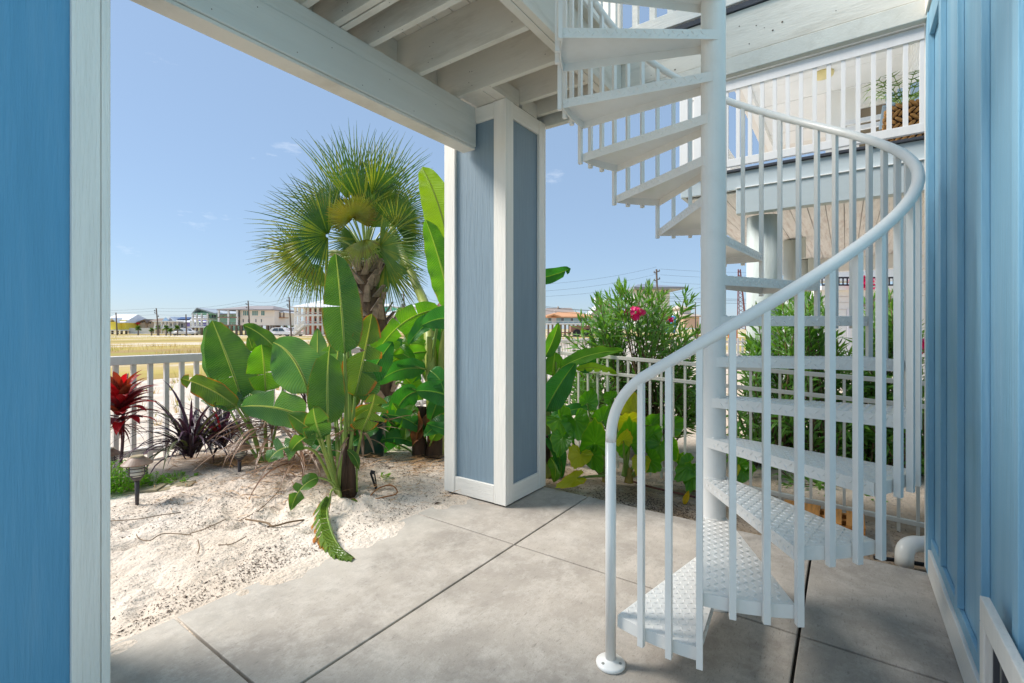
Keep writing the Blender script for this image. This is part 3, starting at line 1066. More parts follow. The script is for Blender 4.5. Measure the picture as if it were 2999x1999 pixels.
leafpx(p1, ST3, (1060, 1262, D1 - .05), (1098, 1150, D1 - .2), 120, bulge=(16, -16), roll=20, fold=0.05, tears=((1, .25), (1, .45), (1, .65), (-1, .3), (-1, .5), (-1, .7)), gap=0.35, tr=0.5)
leafpx(p1, ST, (942, 1282, D1 - .35), (918, 1192, D1 - .45), 92, bulge=(-8, 0), roll=10, fold=0.05, tears=((1, .45), (-1, .5)), gap=0.2, pw=0.4)
leafpx(p1, ST, (930, 1275, D1 - .35), (842, 1210, D1 - .40), 64, bulge=(-6, -12), roll=20, fold=0.1)
leafpx(p1, ST, (925, 1268, D1 - .4), (852, 1322, D1 - .5), 70, bulge=(-12, -14), roll=-10, fold=0.05, tears=((1, .4), (-1, .5)), gap=0.3)
leafpx(p1, ST2, (872, 1308, D1 - .2), (786, 1352, D1 - .35), 78, bulge=(-20, -26), roll=25, fold=0.0, droop=0.2, tears=((1, .35), (1, .6), (-1, .4)), gap=0.3, tr=0.4)
leafpx(p1, ST, (934, 1398, D1 - .3), (852, 1496, D1 - .45), 62, bulge=(-22, -34), roll=12, fold=0.0, tears=((1, .42), (-1, .55), (1, .62)), gap=0.25)
leafpx(p1, ST, (1090, 1170, D1 + .3), (1010, 1085, D1 + .4), 90, bulge=(0, -20), roll=30, fold=0.1)
leafpx(p1, ST3, (1022, 1466, D1 - .15), (1052, 1518, D1 - .2), 40, roll=10, fold=0.1, bulge=(6, -8))
leafpx(p1, EEY, (1012, 1462, D1 - .15), (1003, 1528, D1 - .2), 20, roll=20, fold=0.3)
leafpx(p1, ST, (1018, 1318, D1 - .05), (1052, 1378, D1 - .1), 26, bulge=(14, -10), fold=0.1, roll=20)
for b_, t_, w_, m_, rl_ in (((1000, 1210, D1 + .25), (1045, 1050, D1 + .4), 90, ST, 20), ((985, 1190, D1 + .3), (900, 1060, D1 + .4), 80, BA2, -25), ((1008, 1250, D1 + .2), (1120, 1180, D1 + .2), 60, ST3, 25),
                            ((960, 1300, D1 + .2), (850, 1240, D1 + .15), 64, BA2, 20), ((1030, 1300, D1 + .15), (1110, 1255, D1 + .1), 46, BA2, -20), ((1000, 1330, D1 + .2), (905, 1300, D1 + .25), 50, BA2, 15),
                            ((975, 1160, D1 + .35), (1000, 960, D1 + .5), 90, ST2, 25), ((1075, 1120, D1 + .5), (1150, 1000, D1 + .6), 80, BA2, 15)):
    leafpx(p1, m_, b_, t_, w_, roll=rl_, fold=.12, bulge=(0, -16))
    stalk(p1, [b_, ((b_[0] + 1000) / 2, (b_[1] + 1440) / 2, (b_[2] + D1) / 2), (1000 + (b_[0] - 1000) * .25, 1438, D1 + .05)], .008, .018)
for pts, r in (([(1010, 1035, D1), (1014, 1240, D1), (1002, 1440, D1)], .019), ([(962, 1243, D1 - .1), (968, 1330, D1 - .05), (992, 1440, D1 - .05)], .017),
               ([(905, 1150, D1), (950, 1245, D1), (988, 1445, D1)], .014), ([(892, 1222, D1 - .05), (940, 1290, D1), (985, 1440, D1)], .015),
               ([(1040, 1160, D1 + .05), (1030, 1280, D1), (1010, 1440, D1)], .016), ([(1060, 1262, D1 - .05), (1046, 1330, D1), (1014, 1440, D1)], .012),
               ([(942, 1282, D1 - .35), (962, 1345, D1 - .2), (996, 1450, D1 - .05)], .014), ([(925, 1268, D1 - .4), (948, 1320, D1 - .25), (986, 1430, D1 - .1)], .012),
               ([(872, 1308, D1 - .2), (925, 1325, D1 - .15), (975, 1420, D1)], .011), ([(934, 1398, D1 - .3), (975, 1415, D1 - .2), (1000, 1462, D1 - .1)], .009),
               ([(966, 1462, 3.36), (972, 1436, 3.4), (992, 1434, D1 - .22), (1000, 1462, D1 - .1)], .009), ([(1018, 1318, D1 - .05), (1042, 1340, D1), (1046, 1440, D1)], .007),
               ([(1018, 1010, D1 + .1), (1026, 1240, D1 + .05), (1022, 1440, D1)], .016)):
    stalk(p1, pts, r * 0.62, r * 1.25)
# shredded leaf that droops to the slab: a rib with overlapping hanging strips on one side
drp = [at(966, 1462, 3.36), at(958, 1500, 3.2), at(972, 1560, 2.94), at(1000, 1606, 2.75), at(1040, 1632, 2.67)]
k = MB()
rib_pts = []
for i in range(41):
    t = i / 40 * 4
    a = min(3, int(t)); f = t - a
    p0, p1_, p2, p3 = drp[max(a - 1, 0)], drp[a], drp[a + 1], drp[min(a + 2, 4)]
    rib_pts.append(0.5 * ((2 * p1_) + (p2 - p0) * f + (2 * p0 - 5 * p1_ + 4 * p2 - p3) * f * f + (3 * p1_ - p0 - 3 * p2 + p3) * f ** 3))
k.tube(rib_pts, [0.007 * (1 - i / 46) for i in range(41)], 6, 1)
rq = random.Random(3)
for sd, nst, wl in ((-1, 22, 0.125), (1, 15, 0.022)):
    for i in range(nst):
        t = (i + 0.8) / (nst + 1)
        j = int(t * 38)
        p, T = rib_pts[j], (rib_pts[j + 1] - rib_pts[j]).normalized()
        N0 = facing(p, T, 0)
        Sd = T.cross(N0).normalized() * sd
        if Sd.dot(RIGHT) * sd < 0:
            Sd = -Sd
        ln = wl * math.sin(math.pi * (0.12 + 0.82 * t)) ** 0.6 * rq.uniform(0.85, 1.1)
        d0 = (Sd * 1.0 + T * 0.75 + N0 * 0.25).normalized()
        tip = p + d0 * ln + Vector((0, 0, -0.02)) - N0 * 0.01
        mid = p + d0 * ln * 0.5 + N0 * 0.018
        wv = T * 0.030
        vs = [p - wv * 0.9, p + wv * 0.9, mid + wv + Vector((0, 0, -.004)), mid - wv * 0.8, tip + wv * 0.6 + T * 0.02, tip - wv * 0.2]
        k.add([vs[0], vs[1], vs[2], vs[3], vs[4], vs[5]], [(0, 1, 2, 3), (3, 2, 4, 5)], 0, [(0, .1), (.02, .1), (.02, .6), (0, .6), (.02, 1), (0, 1)])
o = k.build('leaf', [ST3, STEM], p1, smooth=False)
o['label'] = 'shredded leaf drooping onto the slab'
k = MB()
k.tube([at(1030, 1452, D1), at(1026, 1360, D1), at(1022, 1270, D1 + .02)], [.045, .035, .02], 10)
k.tube([at(1008, 1452, D1 - .03), at(1010, 1370, D1 - .03), at(1012, 1300, D1)], [.03, .024, .016], 10)
k.build('dead_sheath', BARKD, p1, smooth=True)

# bird-of-paradise nearer the fence
D2 = 4.45
p2 = thing('bird_of_paradise', 'bird-of-paradise plant leaning left beside the purple bladed clump', 'plant', gnd(768, 1362), 'bird-of-paradise plants in the sand bed')
leafpx(p2, ST2, (640, 1130, D2 + .25), (606, 952, D2 + .25), 75, roll=30, fold=0.1)
leafpx(p2, ST, (708, 1168, D2), (622, 938, D2 + .05), 138, bulge=(8, 6), roll=10, fold=0.12, tears=((-1, 0.30),), pw=0.6, gap=0.03, tr=0.06)
leafpx(p2, BA, (778, 1145, D2 + .05), (766, 1008, D2 + .05), 118, bulge=(4, 0), roll=15, fold=0.12, tears=((-1, 0.36), (1, 0.4)), pw=0.45, gap=0.1, tr=0.08)
leafpx(p2, ST, (838, 1052, D2 + .15), (712, 952, D2 + .1), 60, bulge=(-6, -34), roll=-30, fold=0.16, pw=0.6)
leafpx(p2, ST3, (692, 1190, D2 - .1), (530, 1108, D2 - .2), 82, bulge=(4, -22), roll=-18, fold=0.25, tears=((-1, 0.82), (1, 0.86)), pw=0.42)
leafpx(p2, ST2, (704, 1192, D2 - .05), (588, 1172, D2 - .1), 66, bulge=(10, -18), roll=35, fold=0.1)
leafpx(p2, ST2, (770, 1175, D2 + .1), (690, 1128, D2 + .1), 70, roll=30, fold=0.1)
leafpx(p2, ST, (742, 1028, D2 + .2), (728, 985, D2 + .2), 34, roll=20)
leafpx(p2, ST, (752, 1032, D2 + .2), (770, 978, D2 + .2), 42, roll=20)
leafpx(p2, ST2, (930, 1100, D2 + .3), (930, 960, D2 + .35), 62, roll=15, fold=0.15)
for pts, r in (([(708, 1168, D2), (735, 1250, D2), (770, 1362, D2)], .017), ([(692, 1190, D2 - .1), (740, 1270, D2), (772, 1362, D2)], .017), ([(778, 1145, D2 + .05), (776, 1250, D2), (780, 1362, D2)], .013),
               ([(838, 1052, D2 + .15), (820, 1200, D2 + .1), (782, 1362, D2)], .012), ([(704, 1192, D2 - .05), (744, 1262, D2), (766, 1360, D2)], .014), ([(640, 1130, D2 + .25), (700, 1250, D2 + .1), (764, 1360, D2)], .012),
               ([(752, 1032, D2 + .2), (775, 1200, D2 + .15), (786, 1362, D2 + .05)], .010)):
    stalk(p2, pts, r * 0.6, r * 1.2)

# bananas behind the pillar
D3 = 4.85
b1 = thing('banana_plant', 'banana plant with a tall sunlit leaf partly hidden behind the pillar', 'plant', gnd(1232, 1345), 'banana plants around the corner pillar')
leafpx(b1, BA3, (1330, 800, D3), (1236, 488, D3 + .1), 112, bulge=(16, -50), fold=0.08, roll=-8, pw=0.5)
leafpx(b1, BA, (1320, 905, D3 - .1), (1246, 640, D3 - .1), 98, bulge=(16, 4), fold=0.16, roll=16, pw=0.55, ripple=0.02)
leafpx(b1, BA, (1290, 905, D3), (1098, 1040, D3 - .2), 86, bulge=(-22, -58), roll=-15, fold=-0.1, droop=0.1, tears=((1, .3), (1, .55), (-1, .62)), gap=0.05, tr=0.12)
leafpx(b1, BA2, (1292, 925, D3 - .15), (1196, 1010, D3 - .25), 52, bulge=(-10, -20), roll=25, fold=0.3)
leafpx(b1, BA2, (1340, 938, D3 - .2), (1232, 955, D3 - .45), 78, bulge=(0, -26), roll=10, fold=0.1)
leafpx(b1, BA, (1250, 1030, D3), (1108, 1095, D3 - .2), 70, bulge=(-10, -36), roll=-20, fold=-0.05, tears=((1, .4),))
leafpx(b1, BA, (1262, 1085, D3 + .05), (1185, 985, D3 + .1), 100, roll=15, fold=0.1)
leafpx(b1, BA, (1270, 1110, D3 + .1), (1272, 985, D3 + .1), 90, roll=-15, fold=0.1)
leafpx(b1, BA2, (1248, 1082, D3 - .1), (1098, 1128, D3 - .35), 66, bulge=(-6, -44), roll=-25, fold=-0.1)
leafpx(b1, BA2, (1260, 1085, D3 - .3), (1300, 1150, D3 - .4), 64, bulge=(16, -12), roll=12, fold=0.05)
leafpx(b1, BA2, (1340, 1170, D3 - .3), (1216, 1145, D3 - .45), 82, bulge=(-6, -20), roll=10, fold=0.1)
leafpx(b1, BA2, (1225, 1145, D3), (1148, 1248, D3 - .1), 78, bulge=(-22, -40), roll=-20, fold=-0.05)
leafpx(b1, BA, (1215, 1185, D3 - .1), (1186, 1288, D3 - .2), 62, bulge=(-10, -12), roll=16, fold=0.0, tears=((1, .5),))
leafpx(b1, BA2, (1340, 1232, D3 - .3), (1242, 1278, D3 - .45), 58, bulge=(-10, -22), roll=15, fold=0.1)
leafpx(b1, BA2, (1330, 1265, D3 - .4), (1250, 1240, D3 - .45), 40, roll=15, fold=0.1)
leafpx(b1, BA2, (1190, 1190, D3 + .15), (1120, 1330, D3 + .1), 110, bulge=(-20, -20), roll=-30, fold=0.0)
for b_, t_, w_, m_, rl_, bu in (((1225, 1130, D3 + .3), (1120, 1010, D3 + .3), 78, BA2, 20, (-10, -20)), ((1235, 1010, D3 + .35), (1165, 900, D3 + .4), 70, BA, -20, (-6, -20)), ((1215, 1200, D3 + .3), (1090, 1210, D3 + .2), 72, BA2, 25, (0, -40)),
                            ((1290, 1020, D3 + .3), (1300, 900, D3 + .3), 80, BA2, 25, (0, 0)), ((1205, 1240, D3 + .2), (1120, 1275, D3 + .1), 50, BA2, 30, (0, -26)), ((1240, 1170, D3 + .2), (1160, 1080, D3 + .1), 64, BA, 15, (-8, -20))):
    leafpx(b1, m_, b_, t_, w_, roll=rl_, bulge=bu, fold=.1, tears=((1, .4), (-1, .6)), gap=.08, tr=.15)
for b_, t_, w_, m_, rl_, bu in (((1240, 1260, D3 - .15), (1120, 1215, D3 - .3), 58, BA2, 15, (0, -30)), ((1230, 1290, D3 - .1), (1150, 1180, D3 - .2), 56, BA, -15, (-10, -10)), ((1262, 1230, D3 - .2), (1310, 1090, D3 - .3), 66, BA2, 15, (0, 0)),
                            ((1215, 1060, D3 - .1), (1075, 1020, D3 - .1), 60, BA, 20, (0, -40)), ((1265, 1290, D3 - .25), (1315, 1200, D3 - .35), 46, BA, 10, (0, 0)), ((1220, 1300, D3 - .1), (1090, 1300, D3 - .2), 46, BA2, 30, (0, -36)),
                            ((1200, 1010, D3 + .2), (1060, 1130, D3 + .3), 70, BA2, 25, (-20, -50)), ((1130, 1290, D3 + .1), (1060, 1190, D3 + .1), 60, BA2, 15, (-6, -6))):
    leafpx(b1, m_, b_, t_, w_, roll=rl_, bulge=bu, fold=.1, tears=((1, .35), (1, .7), (-1, .5)), gap=.08, tr=.18)
    stalk(b1, [b_, ((b_[0] + 1250) / 2, b_[1] + 22, (b_[2] + D3) / 2), (1256, b_[1] + 70, D3)], .007, .014)
for pts, r, m in (([(1140, 640, 6.9), (1178, 740, 6.5), (1218, 830, 5.9), (1250, 915, 5.3), (1264, 1080, D3), (1272, 1330, D3)], .06, STEMB), ([(1258, 985, D3 - .05), (1258, 1100, D3), (1262, 1200, D3), (1262, 1340, D3)], .036, STEMB),
                  ([(1330, 900, D3), (1300, 1010, D3), (1290, 1180, D3), (1285, 1330, D3)], .05, STEMB), ([(1290, 905, D3), (1275, 990, D3), (1260, 1090, D3)], .016, STEM),
                  ([(1250, 1082, D3 - .1), (1180, 1060, D3 - .2), (1160, 1064, D3 - .25)], .012, STEM), ([(1225, 1145, D3), (1170, 1120, D3 - .05), (1160, 1125, D3 - .05)], .011, STEM)):
    stalk(b1, pts, r * 0.7, r * 1.15, m, name='stem' if r > .03 else 'petiole', n=12)
for pts in ([(1232, 1345, D3 - .05), (1228, 1260, D3 - .05), (1236, 1190, D3 - .03)], [(1272, 1335, D3 - .1), (1276, 1250, D3 - .1), (1270, 1190, D3 - .05)]):
    stalk(b1, pts, .085, .05, BARKD, name='dead_sheath', n=12)
for b_, t_, w_ in (((1222, 1200, D3 - .12), (1218, 1290, D3 - .2), 46), ((1240, 1240, D3 - .15), (1206, 1310, D3 - .2), 30), ((1275, 1200, D3 - .15), (1266, 1300, D3 - .2), 34), ((1250, 1210, D3 - .1), (1262, 1270, D3 - .2), 22)):
    o = leafpx(b1, leafmat('dead_banana_leaf', srgb(120, 76, 40), srgb(150, 96, 46), veins=280, trans=0.2, tcol=(1.5, 1, .6, 1)), b_, t_, w_, roll=30, fold=0.3, ripple=0.03, rib=False)
    o['label'] = 'dead brown leaf hanging from the stem'
D4 = 4.3
b2_ = thing('banana_plant', 'banana plant with arching leaves between the pillar and the ivory metal fence', 'plant', gnd(1600, 1395), 'banana plants around the corner pillar')
leafpx(b2_, BA2, (1545, 820, D4 + .2), (1672, 786, D4 + .1), 54, bulge=(0, 10), roll=10, fold=0.15, tears=((1, .88),), pw=0.42)
leafpx(b2_, BA, (1596, 1045, D4), (1636, 944, D4), 46, bulge=(8, 0), roll=15, fold=0.2)
leafpx(b2_, BA, (1640, 1078, D4), (1828, 1026, D4 + .1), 44, bulge=(-10, -26), roll=-20, fold=0.2, pw=0.6)
leafpx(b2_, BA2, (1700, 1088, D4 + .1), (1762, 1062, D4 + .2), 46, bulge=(-10, -14), roll=-10, fold=0.1)
leafpx(b2_, BA2, (1598, 1205, D4 - .1), (1686, 1062, D4 - .15), 84, bulge=(-10, -6), roll=10, fold=0.12)
leafpx(b2_, BA3, (1688, 1080, D4), (1808, 1094, D4 - .05), 30, bulge=(4, -20), roll=-25, fold=-0.2, tears=((1, .2), (1, .4), (1, .6), (1, .8)), gap=0.2)
leafpx(b2_, BA, (1618, 1100, D4 + .1), (1626, 1030, D4 + .1), 76, roll=20, fold=0.1)
leafpx(b2_, BA2, (1610, 1225, D4 + .1), (1740, 1195, D4 + .1), 40, bulge=(0, -20), roll=-25, fold=-0.1)
leafpx(b2_, BA2, (1600, 1275, D4 - .1), (1645, 1400, D4 - .2), 48, bulge=(26, -24), roll=-15, fold=0.1)
leafpx(b2_, BA, (1612, 1340, D4 - .15), (1622, 1412, D4 - .25), 46, bulge=(20, -10), roll=-15, fold=0.05)
for pts, r, m in (([(1560, 830, D4 + .2), (1580, 1000, D4 + .1), (1594, 1200, D4), (1602, 1395, D4)], .05, STEMB), ([(1640, 1078, D4), (1614, 1140, D4), (1602, 1300, D4)], .014, STEM), ([(1596, 1045, D4), (1598, 1200, D4), (1602, 1390, D4)], .016, STEM),
                  ([(1628, 1060, D4 + .1), (1628, 1110, D4 + .05), (1606, 1240, D4)], .012, STEM), ([(1600, 1275, D4 - .1), (1604, 1330, D4 - .05), (1605, 1390, D4)], .03, BARKD)):
    stalk(b2_, pts, r * 0.7, r * 1.15, m, name='stem' if r > .025 else 'petiole', n=12)

# ---------------------------------------------------------------- cabbage palm
D5 = 6.3
palm = thing('palm_tree', 'cabbage palm with fan fronds and a criss-cross booted trunk', 'palm tree', gnd(1120, 1245))
FIB = mat('palm_trunk_fibre', srgb(92, 74, 56), rough=0.95, var=0.35, scale=8, bump=0.8, bscale=40, stretch=(3, 3, 1))
BOOT = mat('palm_boot', srgb(146, 130, 112), rough=0.85, var=0.3, scale=9, bump=0.5, bscale=50, stretch=(2, 2, 2))
axis = [(1125, 1260, D5), (1116, 1100, D5), (1100, 950, D5), (1085, 860, D5), (1076, 800, D5), (1074, 770, D5)]
tr_o = stalk(palm, axis, 0.17, 0.13, FIB, name='trunk', n=16)
rb = random.Random(5)
axw = [at(*p) for p in axis]
for i in range(84):
    t = i / 83
    q = t * 4.6
    a = int(q); f = q - a
    c = axw[a].lerp(axw[min(a + 1, 5)], f)
    ang = i * 2.4
    rad = 0.17 - 0.04 * t
    outw = RIGHT * math.cos(ang) + VIEW * math.sin(ang)
    side = UP.cross(outw)
    lean = rb.choice((-1, 1)) * rb.uniform(0.35, 0.6)
    p0 = c + outw * (rad - 0.02)
    d_ = (UP * 1.0 + outw * 0.42 + side * lean).normalized()
    p1v = p0 + d_ * rb.uniform(0.17, 0.25)
    k = MB()
    wv = side * 0.052
    th = outw * 0.028
    e = p1v + outw * 0.03
    k.add([p0 - wv, p0 + wv, p0 + wv * .8 + th, p0 - wv * .8 + th, e - wv * .62, e + wv * .62, e + wv * .5 + th * .9, e - wv * .5 + th * .9],
          [(0, 1, 5, 4), (1, 2, 6, 5), (2, 3, 7, 6), (3, 0, 4, 7), (4, 5, 6, 7)])
    k.build('boot', BOOT, palm)
def frond(parent, h, axis_dir, N0, Lf, m, n=40, spread=125, droop=0.22, pet=None, cup=0.2, seed=0, m2=None, name='frond', join=0.42):
    rr = random.Random(seed)
    k = MB()
    A = axis_dir.normalized()
    Sd = A.cross(N0).normalized()
    Nn = Sd.cross(A).normalized()
    if pet is not None:
        k.tube([pet, pet.lerp(h, 0.5) + UP * 0.03, h], [0.016, 0.011, 0.008], 6, 1)
    dphi = math.radians(2 * spread) / n
    for i in range(n):
        ph = -math.radians(spread) + dphi * (i + 0.5)
        d0 = A * math.cos(ph) + Sd * math.sin(ph)
        ln = Lf * (0.74 + 0.26 * math.cos(ph * 0.8)) * rr.uniform(0.88, 1.06)
        sdir = (-A * math.sin(ph) + Sd * math.cos(ph))
        tw = rr.uniform(-0.06, 0.06)
        dr = droop * rr.uniform(0.6, 1.5)
        ss = (0.03, 0.2, 0.38, 0.58, 0.8, 1.0)
        pts, uvs = [], []
        for s in ss:
            r_ = s * ln
            cc = h + d0 * r_ + sdir * (tw * max(0, s - 0.4) * ln) + Nn * (cup * r_ * (1 - 0.9 * s)) - UP * (dr * ln * max(0, s - 0.3) ** 2 * 1.3)
            hw = r_ * dphi * 0.56 if s <= join else max(join * ln * dphi * 0.58, 0.0125) * (1 - (s - join) / (1 - join)) ** 0.9 + 0.0006
            hump_ = 0.3 * hw + 0.003
            pts += [cc - sdir * hw, cc + Nn * hump_, cc + sdir * hw]
            uvs += [(r_, -1 + 2 * 0 + (0.9 if s < .6 else 0.2)), (r_, 0.3), (r_, 0.6 if s < .6 else 1.0)]
        fs = []
        for q in range(len(ss) - 1):
            a = q * 3
            fs += [(a, a + 1, a + 4, a + 3), (a + 1, a + 2, a + 5, a + 4)]
        k.add(pts, fs, 2 if (m2 and rr.random() < 0.3) else 0, uvs)
    return k.build(name, [m, STEM, m2 or m], parent, smooth=False)
crown = at(1072, 745, D5)
fr = [  # hub pixel, depth offset, tip pixel, roll, length px, material, spread
    (1050, 575, .1, 1040, 350, -20, 240, PF, 36), (1075, 590, .3, 1095, 380, 15, 225, PF2, 34), (1020, 585, -.05, 975, 400, 25, 205, PF, 36), (1105, 590, .15, 1170, 420, -20, 225, PF, 36), (1120, 610, .3, 1235, 460, 20, 215, PF, 38),
    (1000, 610, .2, 890, 480, -20, 215, PF, 40), (985, 625, .0, 850, 560, 30, 190, PF2, 40), (1090, 570, -.2, 1130, 470, 45, 150, PFK, 44),
    (962, 690, -.35, 770, 650, 8, 200, PFK, 100), (900, 745, -.2, 775, 800, 18, 150, PF2, 92), (940, 775, .25, 870, 890, 25, 140, PF, 60),
    (1160, 665, -.3, 1225, 640, 30, 125, PFK, 95), (1112, 722, -.5, 1215, 745, 25, 172, PF, 70), (1150, 640, .25, 1270, 560, -25, 165, PF, 50),
    (1130, 770, -.1, 1195, 885, 20, 150, PF, 55), (1034, 640, -.45, 1030, 560, 15, 80, PFD, 130), (1010, 650, .4, 880, 590, 15, 190, PF2, 45),
    (1150, 735, .4, 1260, 735, 25, 140, PF, 50), (1020, 735, .15, 960, 830, 40, 120, PF2, 60), (1070, 700, -.35, 1050, 800, 40, 100, PF2, 70), (1085, 665, -.15, 1120, 570, 30, 120, PF, 70), (1060, 640, .25, 1000, 540, 20, 150, PFK, 70), (1100, 640, .3, 1150, 540, 20, 150, PFK, 70), (1050, 700, .3, 990, 760, 20, 140, PFK, 80), (1100, 700, .3, 1160, 780, 25, 140, PFK, 80), (1062, 610, -.1, 1075, 500, 30, 150, PFK, 55)]
for i, (hx, hy, dz, tx, ty, rl, lpx, m, sp) in enumerate(fr):
    h = at(hx, hy, D5 + dz)
    tp = at(tx, ty, D5 + dz * 1.6)
    T = (tp - h).normalized()
    o = frond(palm, h, T, facing(h, T, rl), 1.05 * lpx * D5 / F, m, n=max(16, int(sp * .52)), spread=sp, seed=i, pet=crown + (h - crown) * 0.08, droop=0.10 if m is not PFD else 0.02, cup=0.10, m2=PF2 if m in (PF, PFK) else PFD, join=0.24 if m is not PFD else 0.75)
    if m is PFD:
        o['label'] = 'dying orange-brown frond'
# ---------------------------------------------------------------- elephant ears
def ear(parent, m, c, t, w, roll=0.0, seed=0, name='leaf', cup=0.22):
    """heart-shaped blade: c = where the petiole meets it, t = tip"""
    rr = random.Random(seed)
    pc, pt = at(*c), at(*t)
    T = (pt - pc).normalized()
    N0 = facing((pc + pt) / 2, T, roll)
    Sd = T.cross(N0).normalized()
    Ln = (pt - pc).length
    Ln *= 1.12
    W = 1.15 * w / 2 * c[2] / F / max(0.4, math.cos(math.radians(roll)))
    k = MB()
    M_ = 56
    rings = (0.0, 0.25, 0.5, 0.75, 0.92, 1.0)
    pts, uvs = [], []
    ph0 = rr.uniform(0, 6)
    for q in rings:
        for i in range(M_):
            a = -math.pi + 2 * math.pi * i / (M_ - 1)
            ca = math.cos(a)
            # tip at a = 0, notch at a = +-pi
            along = Ln * (max(0, ca) ** 1.05) if ca > 0 else -Ln * 0.42 * (abs(ca) ** 0.8) * (1 - 0.85 * max(0, (abs(a) - 2.5) / 0.64) ** 1.5)
            across = W * math.sin(a) * ((1.0 - 0.42 * ca * ca) if ca > 0 else (0.72 + 0.28 * abs(math.sin(a)))) + (W * 0.10 * (1 if a > 0 else -1) if ca < -0.7 else 0)
            sc = 1 + 0.045 * math.cos(a * 11 + ph0) * q
            wav = 0.05 * W * math.sin(a * 9 + ph0) * q ** 3 + 0.03 * W * math.sin(a * 4 + ph0) * q * q
            p = pc + (T * along + Sd * across) * q * sc + N0 * (cup * W * q * q * 1.5 + wav - 0.10 * W * (1 - abs(math.sin(a * 3.5))) * q) - UP * (0.10 * Ln * q * q * max(0, ca))
            pts.append(p)
            uvs.append((a * 0.052, q))
    fs = []
    for r_ in range(len(rings) - 1):
        for i in range(M_ - 1):
            fs.append((r_ * M_ + i, (r_ + 1) * M_ + i, (r_ + 1) * M_ + i + 1, r_ * M_ + i + 1))
    k.add(pts, fs, 0, uvs)
    return k.build(name, m, parent, smooth=True)
ears = [
    ('elephant ear plant with broad scalloped leaves nearest the corner pillar', (1776, 1398, 4.12), [
        ((1640, 1225, 4.2), (1680, 1280, 4.1), 70, EE, 10), ((1685, 1228, 4.15), (1706, 1282, 4.05), 72, EE, 0), ((1742, 1300, 4.0), (1740, 1218, 3.9), 78, EE, 8), ((1764, 1232, 4.15), (1782, 1188, 4.2), 62, EE, 20),
        ((1700, 1330, 3.95), (1682, 1368, 3.85), 62, EEY, 10), ((1648, 1280, 4.1), (1640, 1330, 4.0), 56, EE, 15), ((1720, 1180, 4.25), (1735, 1140, 4.3), 50, EE, 20), ((1735, 1330, 4.0), (1765, 1372, 3.9), 54, EE, 15), ((1690, 1400, 3.9), (1632, 1418, 3.8), 36, EEY, 10)]),
    ('elephant ear plant with upright yellow-green leaves behind the newel post', (1842, 1400, 4.08), [
        ((1850, 1205, 4.2), (1846, 1142, 4.25), 56, EEY, 15), ((1842, 1235, 4.1), (1815, 1205, 4.0), 70, EEY, 0), ((1846, 1300, 4.0), (1842, 1215, 3.9), 74, EE, 5), ((1826, 1288, 3.9), (1834, 1252, 3.85), 40, EEY, 25),
        ((1890, 1290, 4.05), (1930, 1245, 4.05), 64, EE, 10), ((1906, 1245, 4.15), (1950, 1215, 4.2), 52, EE, 15), ((1902, 1345, 3.95), (1935, 1368, 3.9), 60, EE, 15), ((1960, 1300, 4.0), (1982, 1340, 3.95), 46, EE, 20), ((1790, 1166, 4.3), (1770, 1150, 4.3), 40, EE, 10), ((1935, 1300, 4.0), (1925, 1352, 3.95), 60, EE, 10), ((1960, 1250, 4.15), (2000, 1225, 4.2), 52, EE, 20), ((1880, 1350, 3.95), (1875, 1392, 3.9), 46, EEY, 15)]),
    ('elephant ear plant with low lime leaves beside the stair pole', (2035, 1440, 4.0), [
        ((2020, 1362, 3.95), (1980, 1400, 3.85), 56, EE, 0), ((2035, 1380, 3.9), (2020, 1432, 3.85), 56, EE, 10), ((2048, 1402, 3.9), (2046, 1436, 3.85), 34, EEY, 10), ((2010, 1350, 4.0), (1975, 1332, 4.0), 44, EE, 10)]),
    ('crinkled lime elephant ear plant seen under the treads beyond the stair pole', (2150, 1460, 3.95), [
        ((2160, 1362, 3.95), (2178, 1338, 3.95), 50, EE, 0), ((2178, 1382, 3.9), (2160, 1412, 3.85), 44, EE, 10), ((2152, 1372, 3.9), (2146, 1402, 3.85), 28, EEY, 15), ((2188, 1365, 3.95), (2210, 1372, 3.95), 30, EE, 10)])]
for i, (lab, base, lv) in enumerate(ears):
    e = thing('elephant_ear', lab, 'plant', at(*base), 'elephant ear plants along the metal fence')
    for j, (c_, t_, w_, m, rl) in enumerate(lv):
        ear(e, m, c_, t_, w_, rl, seed=i * 20 + j)
        bx = base[0] + (j - len(lv) / 2) * 3
        stalk(e, [(c_[0], c_[1], c_[2] + .01), ((c_[0] + bx) / 2 + (c_[0] - bx) * .12, (c_[1] + base[1]) / 2 - 4, (c_[2] + base[2]) / 2), (bx, base[1] - 6, base[2])], .006, .015)
    stalk(e, [(base[0], base[1] + 12, base[2]), (base[0] + 2, base[1] - 30, base[2])], .04, .026, mat('elephant_ear_stem', srgb(150, 130, 60), rough=.6, var=.35, scale=9, dirt=srgb(120, 80, 40), dirt_amt=.7, dirt_scale=6), name='stem', n=10)

